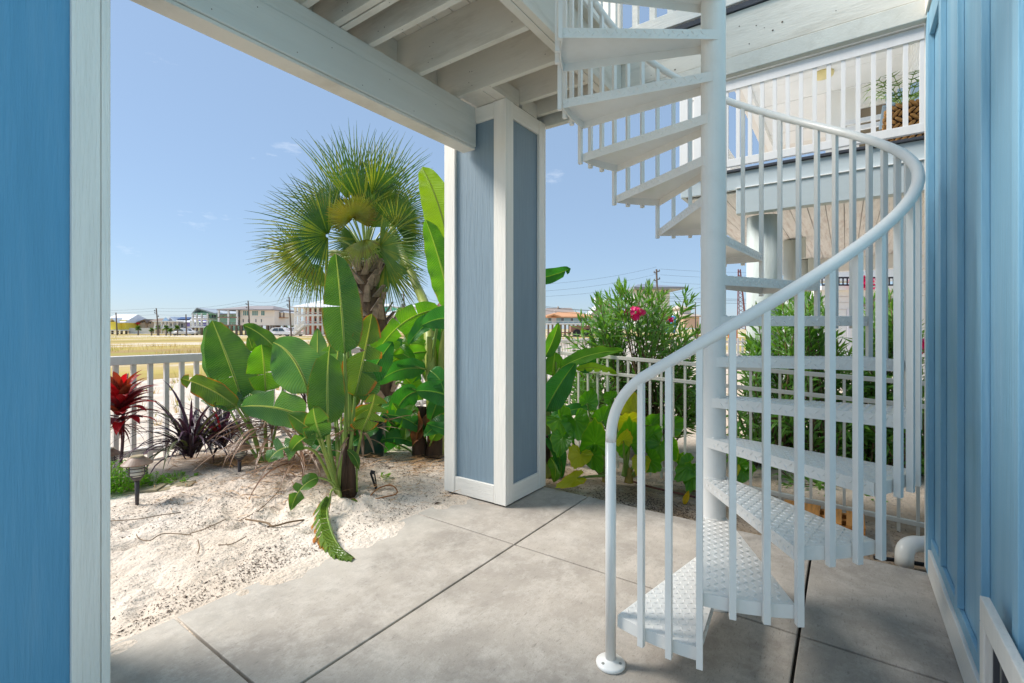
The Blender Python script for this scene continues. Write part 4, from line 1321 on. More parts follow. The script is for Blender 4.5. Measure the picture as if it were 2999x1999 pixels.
# ---------------------------------------------------------------- cordylines
def blade(k, base, d, up, ln, w, arch, m, rr):
    """one strap leaf arching over: d = horizontal heading"""
    n = 7
    pts, uvs = [], []
    side = d.cross(UP).normalized()
    for i in range(n + 1):
        s = i / n
        el = up - arch * s * s
        if i == 0:
            p = Vector(base)
        else:
            el0 = up - arch * ((i - .5) / n) ** 1.3
            p = p + (d * math.cos(el0) + UP * math.sin(el0)) * (ln / n)
        hw = w * min(1, 0.55 + 1.2 * s) * (1 - s ** 3.0) + 0.0005
        nn_ = (d * -math.sin(el) + UP * math.cos(el))
        pts += [p - side * hw + nn_ * hw * .35, p, p + side * hw + nn_ * hw * .35]
        uvs += [(s * ln, -1), (s * ln, 0), (s * ln, 1)]
    fs = []
    for q in range(n):
        a = q * 3
        fs += [(a, a + 1, a + 4, a + 3), (a + 1, a + 2, a + 5, a + 4)]
    k.add(pts, fs, m, uvs)
def clump(name, lab, base, n, ln, w, mats, seed, grp=None, h0=0.0, up=(0.5, 1.45), arch=(0.6, 2.0), stems=()):
    rr = random.Random(seed)
    t = thing(name, lab, 'plant' if name != 'dead_leaves' else 'dead leaves', at(*base), grp)
    b = at(*base)
    for i in range(n):
        a = rr.uniform(0, 2 * math.pi)
        d = Vector((math.cos(a), math.sin(a), 0))
        k = MB()
        u = rr.uniform(*up)
        blade(k, b + d * rr.uniform(0, 0.07) + UP * (h0 + rr.uniform(-0.03, 0.12)), d, u, rr.uniform(*ln), rr.uniform(*w), rr.uniform(*arch), 0, rr)
        k.build('leaf', mats[rr.randrange(len(mats))], t, smooth=True)
    return t
clump('purple_grass_lily', 'dark purple strap-leaf clump arching in front of the picket fence', (560, 1332, 4.45), 90, (0.38, 0.8), (0.011, 0.018), [PU1, PU2, PU1, PU2, PU3], 31, 'purple bladed clumps by the picket fence', up=(0.35, 1.5), arch=(0.9, 2.3))
clump('purple_grass_lily', 'shorter dark maroon strap-leaf clump between the purple clump and the bird-of-paradise', (650, 1305, 4.75), 110, (0.3, 0.66), (0.011, 0.017), [PU2, PU2, PU1, TI2], 32, 'purple bladed clumps by the picket fence', up=(0.4, 1.5), arch=(0.8, 2.1))
clump('purple_grass_lily', 'few dark purple blades standing behind the tall bird-of-paradise', (905, 1150, 4.9), 12, (0.3, 0.5), (0.010, 0.014), [PU2, PU1], 33, 'purple bladed clumps by the picket fence', up=(0.9, 1.5), arch=(0.3, 0.9), h0=-0.1)
DRY2 = leafmat('rust_brown_blade', srgb(112, 78, 54), srgb(146, 108, 76), veins=60, trans=0.15, tcol=(1.3, 1.0, 0.8, 1))
for (bp_, n_, ln_, lab_, sd_) in (((800, 1290, 4.4), 46, (.35, .75), 'heap of dry pinkish-brown blades fanning left behind the leaning bird-of-paradise', 61), ((880, 1372, 4.0), 46, (.3, .55), 'heap of rusty brown blades drooping to the sand left of the tall bird-of-paradise', 62),
                                  ((1050, 1300, 4.05), 34, (.3, .6), 'grey-brown dry blades drooping right behind the tall bird-of-paradise towards the green pot', 63)):
    clump('dead_leaves', lab_, bp_, n_, ln_, (.010, .017), [DRY, DRY2, DRY], sd_, 'dry blades among the plants', up=(-0.1, 0.75), arch=(0.5, 1.5), h0=.08)
DT_ = 4.3
ti = thing('red_cordyline', 'red and maroon broad-leaved cordyline on a thin stem by the near pillar', 'plant', at(352, 1372, DT_))
stalk(ti, [(352, 1375, DT_), (360, 1290, DT_), (362, 1200, DT_)], .014, .011, mat('purple_cane', srgb(92, 66, 70), rough=.7, var=.3, scale=20, bump=.4, bscale=60), name='cane', n=8)
rr = random.Random(77)
for i in range(52):
    hgt = rr.random()
    a = i * 2.39996
    d = Vector((math.cos(a), math.sin(a), 0))
    k = MB()
    b = at(352, 1240 - hgt * 70, DT_) + d * 0.01
    blade(k, b, d, 0.05 + 1.35 * hgt + rr.uniform(-.15, .15), rr.uniform(0.24, 0.38), rr.uniform(0.036, 0.056), rr.uniform(0.4, 1.3), 0, rr)
    k.build('leaf', rr.choice([TI1, TI1, TI2, TI1, TI3, TI2]), ti, smooth=True)
for i in range(22):
    a = rr.uniform(0, 6.283)
    d = Vector((math.cos(a), math.sin(a), 0))
    k = MB()
    blade(k, at(352, 1250, DT_), d, rr.uniform(-.2, .5), rr.uniform(0.25, 0.42), 0.007, rr.uniform(.3, 1.2), 0, rr)
    k.build('leaf', rr.choice([TI2, TI3]), ti, smooth=True)

# ---------------------------------------------------------------- oleanders
def oleander(lab, base, tips, seed, wh=0.055, ll=(0.15, 0.205), grp='oleander bushes behind the metal fence', flowers=()):
    rr = random.Random(seed)
    t = thing('oleander_bush', lab, 'bush', at(*base), grp)
    b = at(*base)
    lv = MB()
    sm = MB()
    for tp in tips:
        e = at(*tp)
        b0 = b + Vector((rr.uniform(-.3, .3), rr.uniform(-.35, .35), 0))
        mid = b0.lerp(e, 0.5) + UP * rr.uniform(-0.1, 0.18) + Vector((rr.uniform(-.05, .05), rr.uniform(-.05, .05), 0))
        pts = [b0 * (1 - s) ** 2 + mid * 2 * s * (1 - s) + e * s * s for s in [i / 10 for i in range(11)]]
        sm.tube(pts, [0.011 - 0.008 * i / 10 for i in range(11)], 5, 0)
        ln = (e - b0).length
        start = max(0.12, 1 - rr.uniform(0.35, 0.6) / max(ln, .3))
        s = start
        ang = rr.uniform(0, 6)
        while s <= 1.0:
            p = b0 * (1 - s) ** 2 + mid * 2 * s * (1 - s) + e * s * s
            T = ((mid - b0) * (1 - s) + (e - mid) * s).normalized()
            o1 = T.orthogonal().normalized()
            o2 = T.cross(o1)
            top = s > 0.93
            for q in range(3):
                a = ang + q * 2.094
                rad = o1 * math.cos(a) + o2 * math.sin(a)
                open_ = rr.uniform(0.25, 0.6) if top else rr.uniform(0.6, 1.3)
                d = (T * math.cos(open_) + rad * math.sin(open_)).normalized()
                L_ = rr.uniform(*ll) * (0.75 if top else 1)
                sd = d.cross(rad if abs(d.dot(rad)) < .95 else T).normalized()
                nn_ = sd.cross(d)
                w = L_ * 0.10
                m_ = p + d * L_ * 0.45 + nn_ * 0.004
                e_ = p + d * L_ - UP * L_ * 0.10
                lv.add([p, m_ - sd * w + nn_ * w * .4, m_, m_ + sd * w + nn_ * w * .4, e_], [(0, 2, 1), (0, 3, 2), (1, 2, 4), (2, 3, 4)], 0, [(0, 0), (.06, -1), (.06, 0), (.06, 1), (.12, 0)])
            ang += 0.9
            s += wh * rr.uniform(0.8, 1.2) / max(ln, .3)
    sm.build('branches', TWIG, t, smooth=True)
    kind(lv.build('foliage', OLG, t), 'stuff')
    for fx_, fy_, fd, r_ in flowers:
        k = MB()
        c = at(fx_, fy_, fd)
        for i in range(26):
            v = Vector((rr.gauss(0, 1), rr.gauss(0, 1), rr.gauss(0, .7))) * (r_ * .45)
            n_ = (v.normalized() + (Vector((0, 0, EYE)) - c).normalized() * .6).normalized()
            o1 = n_.orthogonal().normalized(); o2 = n_.cross(o1)
            for q in range(5):
                a = q * 1.2566
                d1 = o1 * math.cos(a) + o2 * math.sin(a)
                d2 = o1 * math.cos(a + .55) + o2 * math.sin(a + .55)
                d0 = o1 * math.cos(a - .55) + o2 * math.sin(a - .55)
                s_ = r_ * .42
                k.add([c + v, c + v + d0 * s_ * .7 + n_ * s_ * .2, c + v + d1 * s_ + n_ * s_ * .3, c + v + d2 * s_ * .7 + n_ * s_ * .2], [(0, 1, 2, 3)])
        kind(k.build('flower_cluster', MAG, t), 'stuff')
    return t
rr = random.Random(91)
def dome(x0, x1, ytop, ybot, d, n, dspread=0.45, pk=0.5):
    out = []
    for i in range(n):
        u = rr.random()
        x = x0 + (x1 - x0) * u
        e = 1 - abs((u - pk) / (pk if u < pk else 1 - pk)) ** 3.4
        yt = ybot + (ytop - ybot) * max(0.12, e)
        v = rr.random() ** 1.5
        y = yt + (ybot - yt) * v * 0.8
        out.append((x, y, d + rr.uniform(-dspread, dspread)))
    return out
oleander('large round oleander bush with pink blossom framed between the pillar and the stair pole', (1875, 1300, 5.1), dome(1640, 2075, 836, 1230, 5.1, 130, .6) + [(2030, 865, 5.1), (2010, 855, 5.1), (1830, 836, 5.1), (1900, 838, 5.1), (1760, 890, 5.1), (1700, 930, 5.0), (1660, 990, 5.0), (2050, 960, 5.0)], 41, flowers=((1860, 915, 4.5, .07), (1962, 935, 4.6, .035)))
oleander('oleander bush with long sprays behind the stair treads beside the round column', (2330, 1380, 4.75), dome(2110, 2520, 850, 1390, 4.75, 125, .45), 42)
oleander('oleander bush crowding the end of the metal fence near the blue wall', (2600, 1430, 4.65), dome(2440, 2760, 860, 1460, 4.6, 120, .4), 43, flowers=((2706, 1000, 4.2, .055), (2712, 1030, 4.2, .04)))
oleander('low oleander shoots poking through the metal fence above the pallet', (2470, 1470, 4.35), [(2375, 1460, 4.0), (2420, 1480, 3.9), (2600, 1520, 3.75), (2560, 1470, 3.8), (2640, 1490, 3.8), (2700, 1500, 3.85), (2500, 1390, 4.0), (2300, 1420, 4.1), (2250, 1350, 4.3), (2410, 1400, 4.1)], 44, ll=(.12, .17))
# ---------------------------------------------------------------- neighbouring house on piles
NW = mat('neighbour_white_paint', srgb(232, 230, 226), rough=0.5, var=0.03, scale=3, bump=0.15, bscale=25, stretch=(6, 6, 0.8))
NG = mat('neighbour_grey_green_trim', srgb(186, 196, 198), rough=0.55, var=0.04, scale=2, bump=0.15, bscale=25, stretch=(6, 0.6, 6))
NC = mat('cream_ceiling_panel', srgb(238, 239, 238), rough=0.6, var=0.03, scale=2)
NS = mat('whitewashed_soffit_board', srgb(228, 229, 228), rough=0.75, var=0.08, scale=3, bump=0.3, bscale=20, stretch=(0.7, 8, 8), dirt=srgb(170, 150, 140), dirt_amt=0.55, dirt_scale=2.5)
NP = mat('painted_pile', srgb(196, 204, 200), rough=0.75, var=0.08, scale=4, bump=0.4, bscale=25, stretch=(6, 6, 0.6), dirt=srgb(150, 150, 140), dirt_amt=0.5, dirt_scale=2)
NGL = glassmat('porch_glass', srgb(120, 106, 84))
nb = thing('neighbour_house', 'white neighbouring house on round piles with a railed upper porch seen through the stair', 'house', (6.1, 0, 0))
X6 = 6.10
def nbox(nm, m, *b, bevel=0.004, par=None):
    k = MB(); k.box(*b); return k.build(nm, m, par or nb, bevel=bevel)
nbox('fascia', NG, X6, -5, 2.94, X6 + 0.05, 1.70, 3.145)
nbox('fascia_beam', NG, X6 - 0.03, -5, 2.645, X6 + 0.10, 1.055, 2.936)
nbox('beam_cap', NW, X6 - 0.045, -5, 2.9365, X6 - 0.001, 1.055, 2.950)
nbox('flashing', DARK, X6 - 0.03, -5, 3.148, X6 + 0.06, 1.72, 3.178)
nbox('side_fascia', NG, X6 + 0.051, 1.65, 2.94, 13.0, 1.70, 3.145)
nbox('deck_slab', NC, X6 + 0.06, -5, 3.05, 13.5, 1.645, 3.17)
y = 1.64
i = 0
while y > -2.2:
    nbox('soffit_board', NS, X6 + 0.105, y - 0.196, 2.925 - 0.003 * (i % 2), 13.2, y, 2.945, bevel=0.003)
    y -= 0.203
    i += 1
nbox('rear_beam', NC, 13.2, -2.5, 2.62, 13.45, 1.7, 3.04)
for x, r_ in ((6.42, .19), (10.0, .135), (13.05, .135)):
    k = MB(); k.lathe((x, 0.81, -0.2), [(r_ * 1.03, 0), (r_, 1.5), (r_ * .98, 3.1 if x > 7 else 2.84)], 24)
    c = k.build('pile', NP, nb, smooth=True)
    if x > 7:
        k = MB(); k.box(x - 0.2, 0.81 - r_ - 0.09, 2.55, x + 3.0 * 0, 0.81 - r_ + 0.04, 2.92); k.build('pile_beam', NP, nb)
        k = MB(); k.tube([(x - r_ - .06, 0.7, 2.5), (x + r_ + .1, 0.7, 2.5)], 0.014, 6); k.build('bolt', DARK, c)
# upper railing
def railing(a, b, step=0.128):
    return guard(nb, a, b, 3.235, 4.27, step, NW, botw=0.09, toph=0.125)
railing((X6 + 0.06, -4.9, 0), (X6 + 0.06, 1.62, 0))
railing((X6 + 0.12, 1.66, 0), (12.5, 1.66, 0))
for y, w in ((1.665, .05), (1.50, .045)):
    nbox('newel_post', NW, X6 + 0.06 - w, y - w, 3.18, X6 + 0.06 + w, y + w, 4.42 if y > 1.6 else 4.27)
# porch: sloped-panel ceiling, end wall, side wall with lap siding
for i in range(8):
    x0 = X6 + 0.6 + i * 0.83
    nbox('ceiling_panel', NC, x0 + 0.008, -0.83, 5.80 - 0.004 * (i % 2), x0 + 0.822, 1.44, 5.83, bevel=0.002)
nbox('ceiling_trim', mat('ceiling_seam', srgb(176, 150, 128), rough=.7), X6 + 0.6, -0.83, 5.832, 13.3, 1.44, 5.85)
nbox('eave_beam', NC, X6 + 0.55, 1.441, 5.66, 13.4, 1.56, 5.90)
nbox('porch_roof', NW, X6 + 0.2, -5, 5.87, 14, 1.75, 5.99)
nbox('porch_wall', NC, 10.9, -0.83, 3.17, 11.1, 0.32, 5.80)
for i in range(16):
    z = 3.17 + i * 0.165
    k = MB()
    vs = [(6.8, -0.82, z), (11, -0.82, z), (11, -0.82 - 0.01, z + 0.165), (6.8, -0.82 - 0.01, z + 0.165), (6.8, -0.9, z), (11, -0.9, z), (11, -0.9, z + .165), (6.8, -0.9, z + .165)]
    k.add(vs, [(0, 3, 2, 1), (0, 1, 5, 4), (3, 7, 6, 2), (0, 4, 7, 3), (1, 2, 6, 5), (4, 5, 6, 7)])
    k.build('lap_board', NC, nb)
w = nbox('window', NGL, 10.885, -0.78, 4.4, 10.899, -0.16, 5.36)
for b4 in ((-0.80, 4.35, -0.76, 5.42), (-0.20, 4.35, -0.16, 5.42)):
    nbox('window_frame', NW, 10.85, b4[0], b4[1], 10.884, b4[2], b4[3], par=w)
nbox('window_frame', NW, 10.852, -0.759, 5.36, 10.884, -0.201, 5.42, par=w)
k = MB(); pl = at(2412, 214, 8.35); k.lathe((pl.x, pl.y, 5.72), [(.10, 0), (.15, .02), (.16, .05), (.16, .075)], 20)
k.build('ceiling_light', mat('ivory_lamp_dome', srgb(226, 210, 150), rough=.4), nb, smooth=True)
# ground-level wall along the right of the carport
for i in range(19):
    z = -0.1 + i * 0.165
    k = MB(); yy = -0.78
    vs = [(6.5, yy, z), (11, yy, z), (11, yy - 0.012, z + 0.163), (6.5, yy - 0.012, z + 0.163), (6.5, yy - .1, z), (11, yy - .1, z), (11, yy - .1, z + .163), (6.5, yy - .1, z + .163)]
    k.add(vs, [(0, 3, 2, 1), (0, 1, 5, 4), (3, 7, 6, 2), (0, 4, 7, 3), (1, 2, 6, 5), (4, 5, 6, 7)])
    k.build('lap_board', NW, nb)
nbox('corner_trim', NW, 6.40, -0.90, -0.15, 6.497, -0.765, 2.92)
# things on the porch
pb = at(2655, 400, 4.98)
bk = thing('woven_planter', 'chunky woven tan basket planter on the neighbour porch holding a small palm', 'planter', (pb.x + .1, pb.y, 3.178))
WV = mat('woven_rope', srgb(178, 132, 76), rough=0.85, var=0.25, scale=30, bump=0.4, bscale=120)
for ring in range(7):
    k = MB()
    for q in range(18):
        a = q * 2 * math.pi / 18 + (ring % 2) * 0.17
        rr_ = 0.155 + 0.018 * math.sin(ring / 6 * math.pi)
        c = Vector((pb.x + .1 + rr_ * math.cos(a), pb.y + rr_ * math.sin(a), 3.20 + ring * 0.072))
        tdir = Vector((-math.sin(a), math.cos(a), 0.9 if ring % 2 else -0.9)).normalized()
        k.tube([c - tdir * .045, c - tdir * .02 + (c - Vector((pb.x + .1, pb.y, c.z))).normalized() * .012, c + tdir * .02 + (c - Vector((pb.x + .1, pb.y, c.z))).normalized() * .012, c + tdir * .045], [.012, .018, .018, .012], 6)
    k.build('woven_band', WV, bk, smooth=True)
k = MB(); k.lathe((pb.x + .1, pb.y, 3.18), [(.14, 0), (.150, .2), (.145, .46)], 18); k.build('liner', BARKD, bk)
pp_ = thing('potted_palm', 'small feathery palm growing in the woven planter on the neighbour porch', 'plant', (pb.x + .1, pb.y, 3.64))
rr = random.Random(12)
for i in range(16):
    a = i * 2.4
    d = Vector((math.cos(a), math.sin(a), 0))
    k = MB()
    pts = [Vector((pb.x + .1, pb.y, 3.62)) + (d * (s * .36) + UP * (s * .62 - s * s * .32)) * rr.uniform(.85, 1.0) for s in [q / 8 for q in range(9)]]
    k.tube(pts, .004, 5, 1)
    for q in range(2, 9):
        T = (pts[q] - pts[q - 1]).normalized(); sd = T.cross(UP).normalized()
        for sg in (-1, 1):
            dd = (T * .7 + sd * sg * .8 - UP * .15).normalized(); L_ = .11
            wv = T * .008
            k.add([pts[q] - wv, pts[q] + wv, pts[q] + dd * L_ + UP * -.02], [(0, 1, 2)], 0, [(0, -.5), (0, .5), (.1, 0)])
    k.build('frond', [PF, STEM], pp_)
cb = at(2690, 300, 5.35)
ch = thing('adirondack_chair', 'grey-blue slatted chair back behind the woven planter on the neighbour porch', 'chair', (cb.x + .1, cb.y, 3.178))
CHM = mat('grey_blue_chair', srgb(140, 160, 174), rough=.5, var=.05)
for i in range(5):
    k = MB(); o_ = (i - 2) * .095
    k.bar((cb.x + .1, cb.y + o_, 3.5), (cb.x + .35, cb.y + o_ * 1.25, 4.22 - abs(i - 2) * .03), .085, .02, up=Vector((1, 0, .3))); k.build('back_slat', CHM, ch, bevel=.003)
k = MB(); k.box(cb.x - .35, cb.y - .25, 3.50, cb.x + .1, cb.y + .25, 3.53); k.build('seat', CHM, ch, bevel=.003)
for sg in (-1, 1):
    k = MB(); k.box(cb.x - .38, cb.y + sg * .27 - .03, 3.18, cb.x - .30, cb.y + sg * .27 + .03, 3.72); k.build('leg', CHM, ch)
    k = MB(); k.box(cb.x + .15, cb.y + sg * .27 - .03, 3.18, cb.x + .22, cb.y + sg * .27 + .03, 3.72); k.build('leg', CHM, ch)
    k = MB(); k.box(cb.x - .42, cb.y + sg * .28 - .06, 3.722, cb.x + .28, cb.y + sg * .28 + .06, 3.745); k.build('armrest', CHM, ch)
bb = at(2550, 345, 6.6)
bn = thing('porch_bench', 'white bench with a flat rail standing on the neighbour porch left of the planter', 'bench', (bb.x, bb.y, 3.178))
for dz, nm in ((0.0, 'back_rail'), (-.10, 'back_rail')):
    k = MB(); k.box(bb.x, bb.y - .55, bb.z - .03 + dz, bb.x + .05, bb.y + .35, bb.z + .03 + dz); k.build(nm, NW, bn, bevel=.004)
for yy in (-.5, .3):
    k = MB(); k.box(bb.x + .051, bb.y + yy - .03, 3.178, bb.x + .10, bb.y + yy + .03, bb.z + .02); k.build('leg', NW, bn)
    k = MB(); k.box(bb.x + .5, bb.y + yy - .03, 3.178, bb.x + .56, bb.y + yy + .03, 3.6); k.build('leg', NW, bn)
k = MB(); k.box(bb.x + .101, bb.y - .55, 3.601, bb.x + .58, bb.y + .35, 3.64); k.build('seat', NW, bn, bevel=.004)

# ---------------------------------------------------------------- buildings across the lot
def col(name, c, rough=.7):
    return mat(name, srgb(*c), rough=rough, var=.04, scale=.5)
ROOFW = col('white_metal_roof', (236, 236, 238), .45)
GL = glassmat('dark_window_glass', srgb(70, 84, 92))
GLT = glassmat('teal_window_glass', srgb(96, 140, 134))
PILE = col('weathered_pile_wood', (128, 114, 102))
TRIMW = col('far_white_trim', (234, 232, 228))
RAILB = col('brown_rail', (150, 118, 100))
class Far:
    """a house that faces the camera, measured in photograph pixels at one distance"""
    def __init__(s, name, label, x0, x1, yg, d, cat='house', grp='houses across the sandy lot'):
        s.d = d
        s.x0 = x0
        s.k = d / F
        b = at(x0, HY, d)
        s.zg = -0.14
        s.o = thing(name, label, cat, (b.x, b.y, 0), grp)
        s.o.rotation_euler = (0, 0, math.radians(35.13 - 90))
    def X(s, x): return (x - s.x0) * s.k
    def Z(s, y): return EYE + (HY - y) * s.k
    def box(s, nm, m, x0, x1, y0, y1, d0=0.0, d1=6.0, par=None):
        k = MB()
        za, zb = s.Z(y1), s.Z(y0)
        k.box(s.X(x0), d0, za, s.X(x1), d1, zb)
        return s._b(k, nm, m, par)
    def _b(s, k, nm, m, par=None):
        o = k.build(nm, m, None)
        o.parent = par or s.o
        return o
    def ground_box(s, nm, m, x0, x1, y0, d0=0., d1=6.):
        k = MB(); k.box(s.X(x0), d0, s.zg, s.X(x1), d1, s.Z(y0))
        return s._b(k, nm, m)
    def hip(s, m, x0, x1, ye, yr, rx0, rx1, d0=-.6, d1=7., over=.0, th=.18):
        """hipped / gabled roof: eave line ye, ridge yr between rx0 and rx1"""
        ze, zr = s.Z(ye), s.Z(yr)
        dm = (d0 + d1) / 2
        a, b2, r0, r1 = s.X(x0), s.X(x1), s.X(rx0), s.X(rx1)
        k = MB()
        vs = [(a, d0, ze), (b2, d0, ze), (b2, d1, ze), (a, d1, ze), (r0, dm, zr), (r1, dm, zr), (a, d0, ze - th), (b2, d0, ze - th), (b2, d1, ze - th), (a, d1, ze - th)]
        k.add(vs, [(0, 1, 5, 4), (1, 2, 5), (2, 3, 4, 5), (3, 0, 4), (0, 6, 7, 1), (1, 7, 8, 2), (2, 8, 9, 3), (3, 9, 6, 0), (6, 9, 8, 7)])
        return s._b(k, 'roof', m)
    def gable(s, m, wm, x0, x1, ye, xr, yr, d0=-.4, d1=7., th=.25):
        """gable end towards the camera"""
        k = MB()
        pts = [(s.X(x0), s.Z(ye)), (s.X(xr), s.Z(yr)), (s.X(x1), s.Z(ye))]
        for (ax, az), (bx, bz) in zip(pts[:-1], pts[1:]):
            vs = [(ax, d0, az), (bx, d0, bz), (bx, d1, bz), (ax, d1, az), (ax, d0, az - th), (bx, d0, bz - th), (bx, d1, bz - th), (ax, d1, az - th)]
            k.add(vs, [(0, 1, 2, 3), (7, 6, 5, 4), (0, 4, 5, 1), (1, 5, 6, 2), (2, 6, 7, 3), (3, 7, 4, 0)])
        s._b(k, 'roof', m)
        k = MB()
        a, r_, b2 = [(p[0], p[1] - th - .02) for p in pts]
        vs = [(a[0], 0, a[1]), (b2[0], 0, b2[1]), (r_[0], 0, r_[1]), (a[0], .3, a[1]), (b2[0], .3, b2[1]), (r_[0], .3, r_[1])]
        k.add(vs, [(0, 1, 2), (5, 4, 3), (0, 3, 4, 1), (1, 4, 5, 2), (2, 5, 3, 0)])
        s._b(k, 'gable_wall', wm)
    def win(s, x0, x1, y0, y1, g=None, fr=None, d=-.06, mull=1):
        f = s.box('window', fr or TRIMW, x0, x1, y0, y1, d, d + .05)
        w_, h_ = (x1 - x0), (y1 - y0)
        for i in range(mull):
            xa = x0 + w_ * (.08 + .92 * i / mull)
            xb = x0 + w_ * (.92 * (i + 1) / mull)
            s.box('pane', g or GL, xa, xb, y0 + h_ * .08, y1 - h_ * .08, d - .02, d - .002, par=f)
        return f
    def piles(s, xs, y0, w=.35, d=0.3, m=None):
        for x in xs:
            k = MB(); k.box(s.X(x) - w / 2, d, s.zg, s.X(x) + w / 2, d + w, s.Z(y0)); s._b(k, 'pile', m or PILE)
    def rail(s, x0, x1, yt, yb, m=None, d=-1.5, n=None):
        k = MB()
        a, b2, zt, zb = s.X(x0), s.X(x1), s.Z(yt), s.Z(yb)
        k.box(a, d, zt - .08, b2, d + .08, zt)
        k.box(a, d, zb, b2, d + .06, zb + .08)
        nn_ = n or max(3, int((b2 - a) / .8))
        for i in range(nn_ + 1):
            x = a + (b2 - a) * i / nn_
            k.box(x - .022, d + .01, zb + .08, x + .022, d + .06, zt - .08)
        return s._b(k, 'railing', m or TRIMW)
    def posts(s, xs, y0, y1, w=.25, d=-1.6, m=None):
        for x in xs:
            k = MB(); k.box(s.X(x) - w / 2, d, s.Z(y1), s.X(x) + w / 2, d + w, s.Z(y0)); s._b(k, 'post', m or TRIMW)
    def slab(s, x0, x1, y0, y1, m=None, d0=-1.7, d1=0.0):
        s.box('balcony_floor', m or TRIMW, x0, x1, y0, y1, d0, d1)
YEL, YEL2 = col('yellow_siding', (244, 222, 92)), col('pale_yellow', (236, 226, 170))
h = Far('far_house', 'bright yellow beach house with a white metal roof beside the near pillar', 300, 372, 972, 118)
h.box('wall', YEL, 296, 369, 936, 965, 0, 8)
h.hip(ROOFW, 292, 373, 943, 919, 300, 366, -.8, 9)
h.gable(ROOFW, YEL, 330, 358, 943, 343, 930, -1.6, 4)
h.box('porch_wall', YEL, 332, 356, 942, 965, -1.2, -.02)
h.box('deck', TRIMW, 290, 372, 965, 968, -2, 7); h.piles((296, 310, 325, 340, 352, 366), 968)
h.rail(292, 378, 966, 974, None, -2.4)
h = Far('far_house', 'low house with a red hipped roof behind the yellow house', 368, 404, 970, 135)
h.box('wall', col('cream_stucco', (236, 222, 204)), 369, 402, 944, 975, 0, 8); h.hip(col('red_tile_roof', (196, 86, 70)), 364, 408, 944, 934, 368, 378, -.5, 8)
h.win(375, 380, 950, 956); h.win(386, 391, 950, 956); h.slab(366, 404, 958, 960); h.rail(368, 402, 954, 958, None, -1.6)
h = Far('far_house', 'tan two-storey house with a brown hipped roof', 408, 482, 972, 122)
TAN = col('tan_siding', (206, 184, 160))
h.box('wall', TAN, 432, 480, 940, 975, 0, 8); h.hip(col('brown_shingle_roof', (140, 120, 106)), 428, 484, 940, 931, 436, 478, -.5, 8); h.gable(col('brown_shingle_roof', (140, 120, 106)), TAN, 406, 440, 944, 434, 934, -1.2, 5)
h.box('wing', TAN, 411, 431, 944, 975, -.6, 6); h.box('awning', col('red_awning', (206, 50, 48)), 410, 416, 944, 949, -1.2, -.65)
h.win(439, 444, 940, 948); h.win(424, 426, 940, 946, d=-.68); h.win(452, 456, 952, 960); h.box('garden_wall', TRIMW, 405, 465, 960, 976, -3, -2.8)
h = Far('far_house', 'pale blue house with dark solar panels on its white roof', 466, 575, 972, 116)
LB = col('light_blue_siding', (168, 196, 216))
h.box('wall', LB, 470, 565, 944, 960, 2, 9); h.gable(ROOFW, LB, 466, 504, 946, 484, 926, 1.6, 6)
h.hip(ROOFW, 470, 572, 942, 926, 486, 556, 1.2, 10); 
k = MB()
za, zb = h.Z(933.5), h.Z(927.5)
k.add([(h.X(495), 2.6, za), (h.X(532), 2.6, za), (h.X(520), 5.2, zb + .1), (h.X(488), 5.2, zb + .1)], [(0, 1, 2, 3)])
k.add([(h.X(495), 2.6, za - .15), (h.X(532), 2.6, za - .15), (h.X(520), 5.2, zb - .05), (h.X(488), 5.2, zb - .05)], [(3, 2, 1, 0)])
h._b(k, 'solar_panel', mat('solar_blue', srgb(44, 68, 120), rough=.25, spec=.8))
h.box('porch_roof', ROOFW, 474, 566, 939.5, 943, -3, 2); h.posts((477, 486, 496, 507, 517, 528, 541), 943, 976, .3, -2.6)
h.box('back_wall', col('white_porch_wall', (222, 220, 222)), 476, 548, 943, 976, 0, 1.9); h.slab(474, 562, 960, 962.5, None, -3)
for x in (482, 500, 520, 531):
    h.win(x, x + 6, 946, 958, mull=2)
h.rail(476, 545, 955, 960, None, -2.8)
for x in (490, 505, 515, 525):
    h.box('door', GL, x, x + 5, 965, 976, -.06, -.01)
h = Far('far_house', 'violet house wing with square white windows below the mint house', 545, 600, 972, 112)
VI = col('violet_siding', (138, 126, 200))
h.box('wall', VI, 545, 568, 943, 976, 0, 7); h.box('wing', VI, 568, 602, 936, 976, .6, 8); h.hip(ROOFW, 540, 604, 942, 930, 560, 596, -.5, 9)
for x in (569, 578, 588):
    h.win(x, x + 4.5, 938.5, 945, d=.5)
h.slab(560, 604, 956, 959.5); h.rail(571, 602, 951, 956, RAILB, -1.6); h.posts((572, 580, 593), 938, 957); h.piles((571, 580, 590, 600), 960, .3, -.9, TRIMW)
for x in (575, 583, 588):
    h.box('door', GL, x, x + 2, 962, 976, .53, .59)
h = Far('far_house', 'mint green house with a grey gabled roof and stacked white balconies', 578, 652, 975, 106)
MI = col('mint_siding', (168, 216, 196))
h.box('wall', MI, 597, 700, 917, 968, 1.5, 9); h.gable(col('grey_metal_roof', (170, 178, 184)), MI, 579, 650, 918, 594, 901, -2, 9); h.box('front_gable', MI, 580, 648, 916.5, 918, -1.9, 1.4)
h.hip(col('grey_metal_roof', (170, 178, 184)), 590, 720, 917, 901, 596, 700, .5, 10)
for yb in (934, 957):
    h.slab(579, 625, yb - 2, yb + 2, None, -2.2, 1.5); h.rail(581, 624, yb - 8, yb - 2, RAILB if yb < 940 else None, -2)
h.posts((582, 593, 607, 624), 918, 957, .3, -2)
for x in (597, 609, 616):
    h.win(x, x + 6, 919, 930, d=1.4); h.win(x, x + 6, 942, 953, GLT, d=1.4)
h.piles((582, 593, 607, 624), 959, .35, -2)
CRM = col('cream_wall', (240, 230, 216))
GRS = col('grey_shingle_roof', (150, 142, 140))
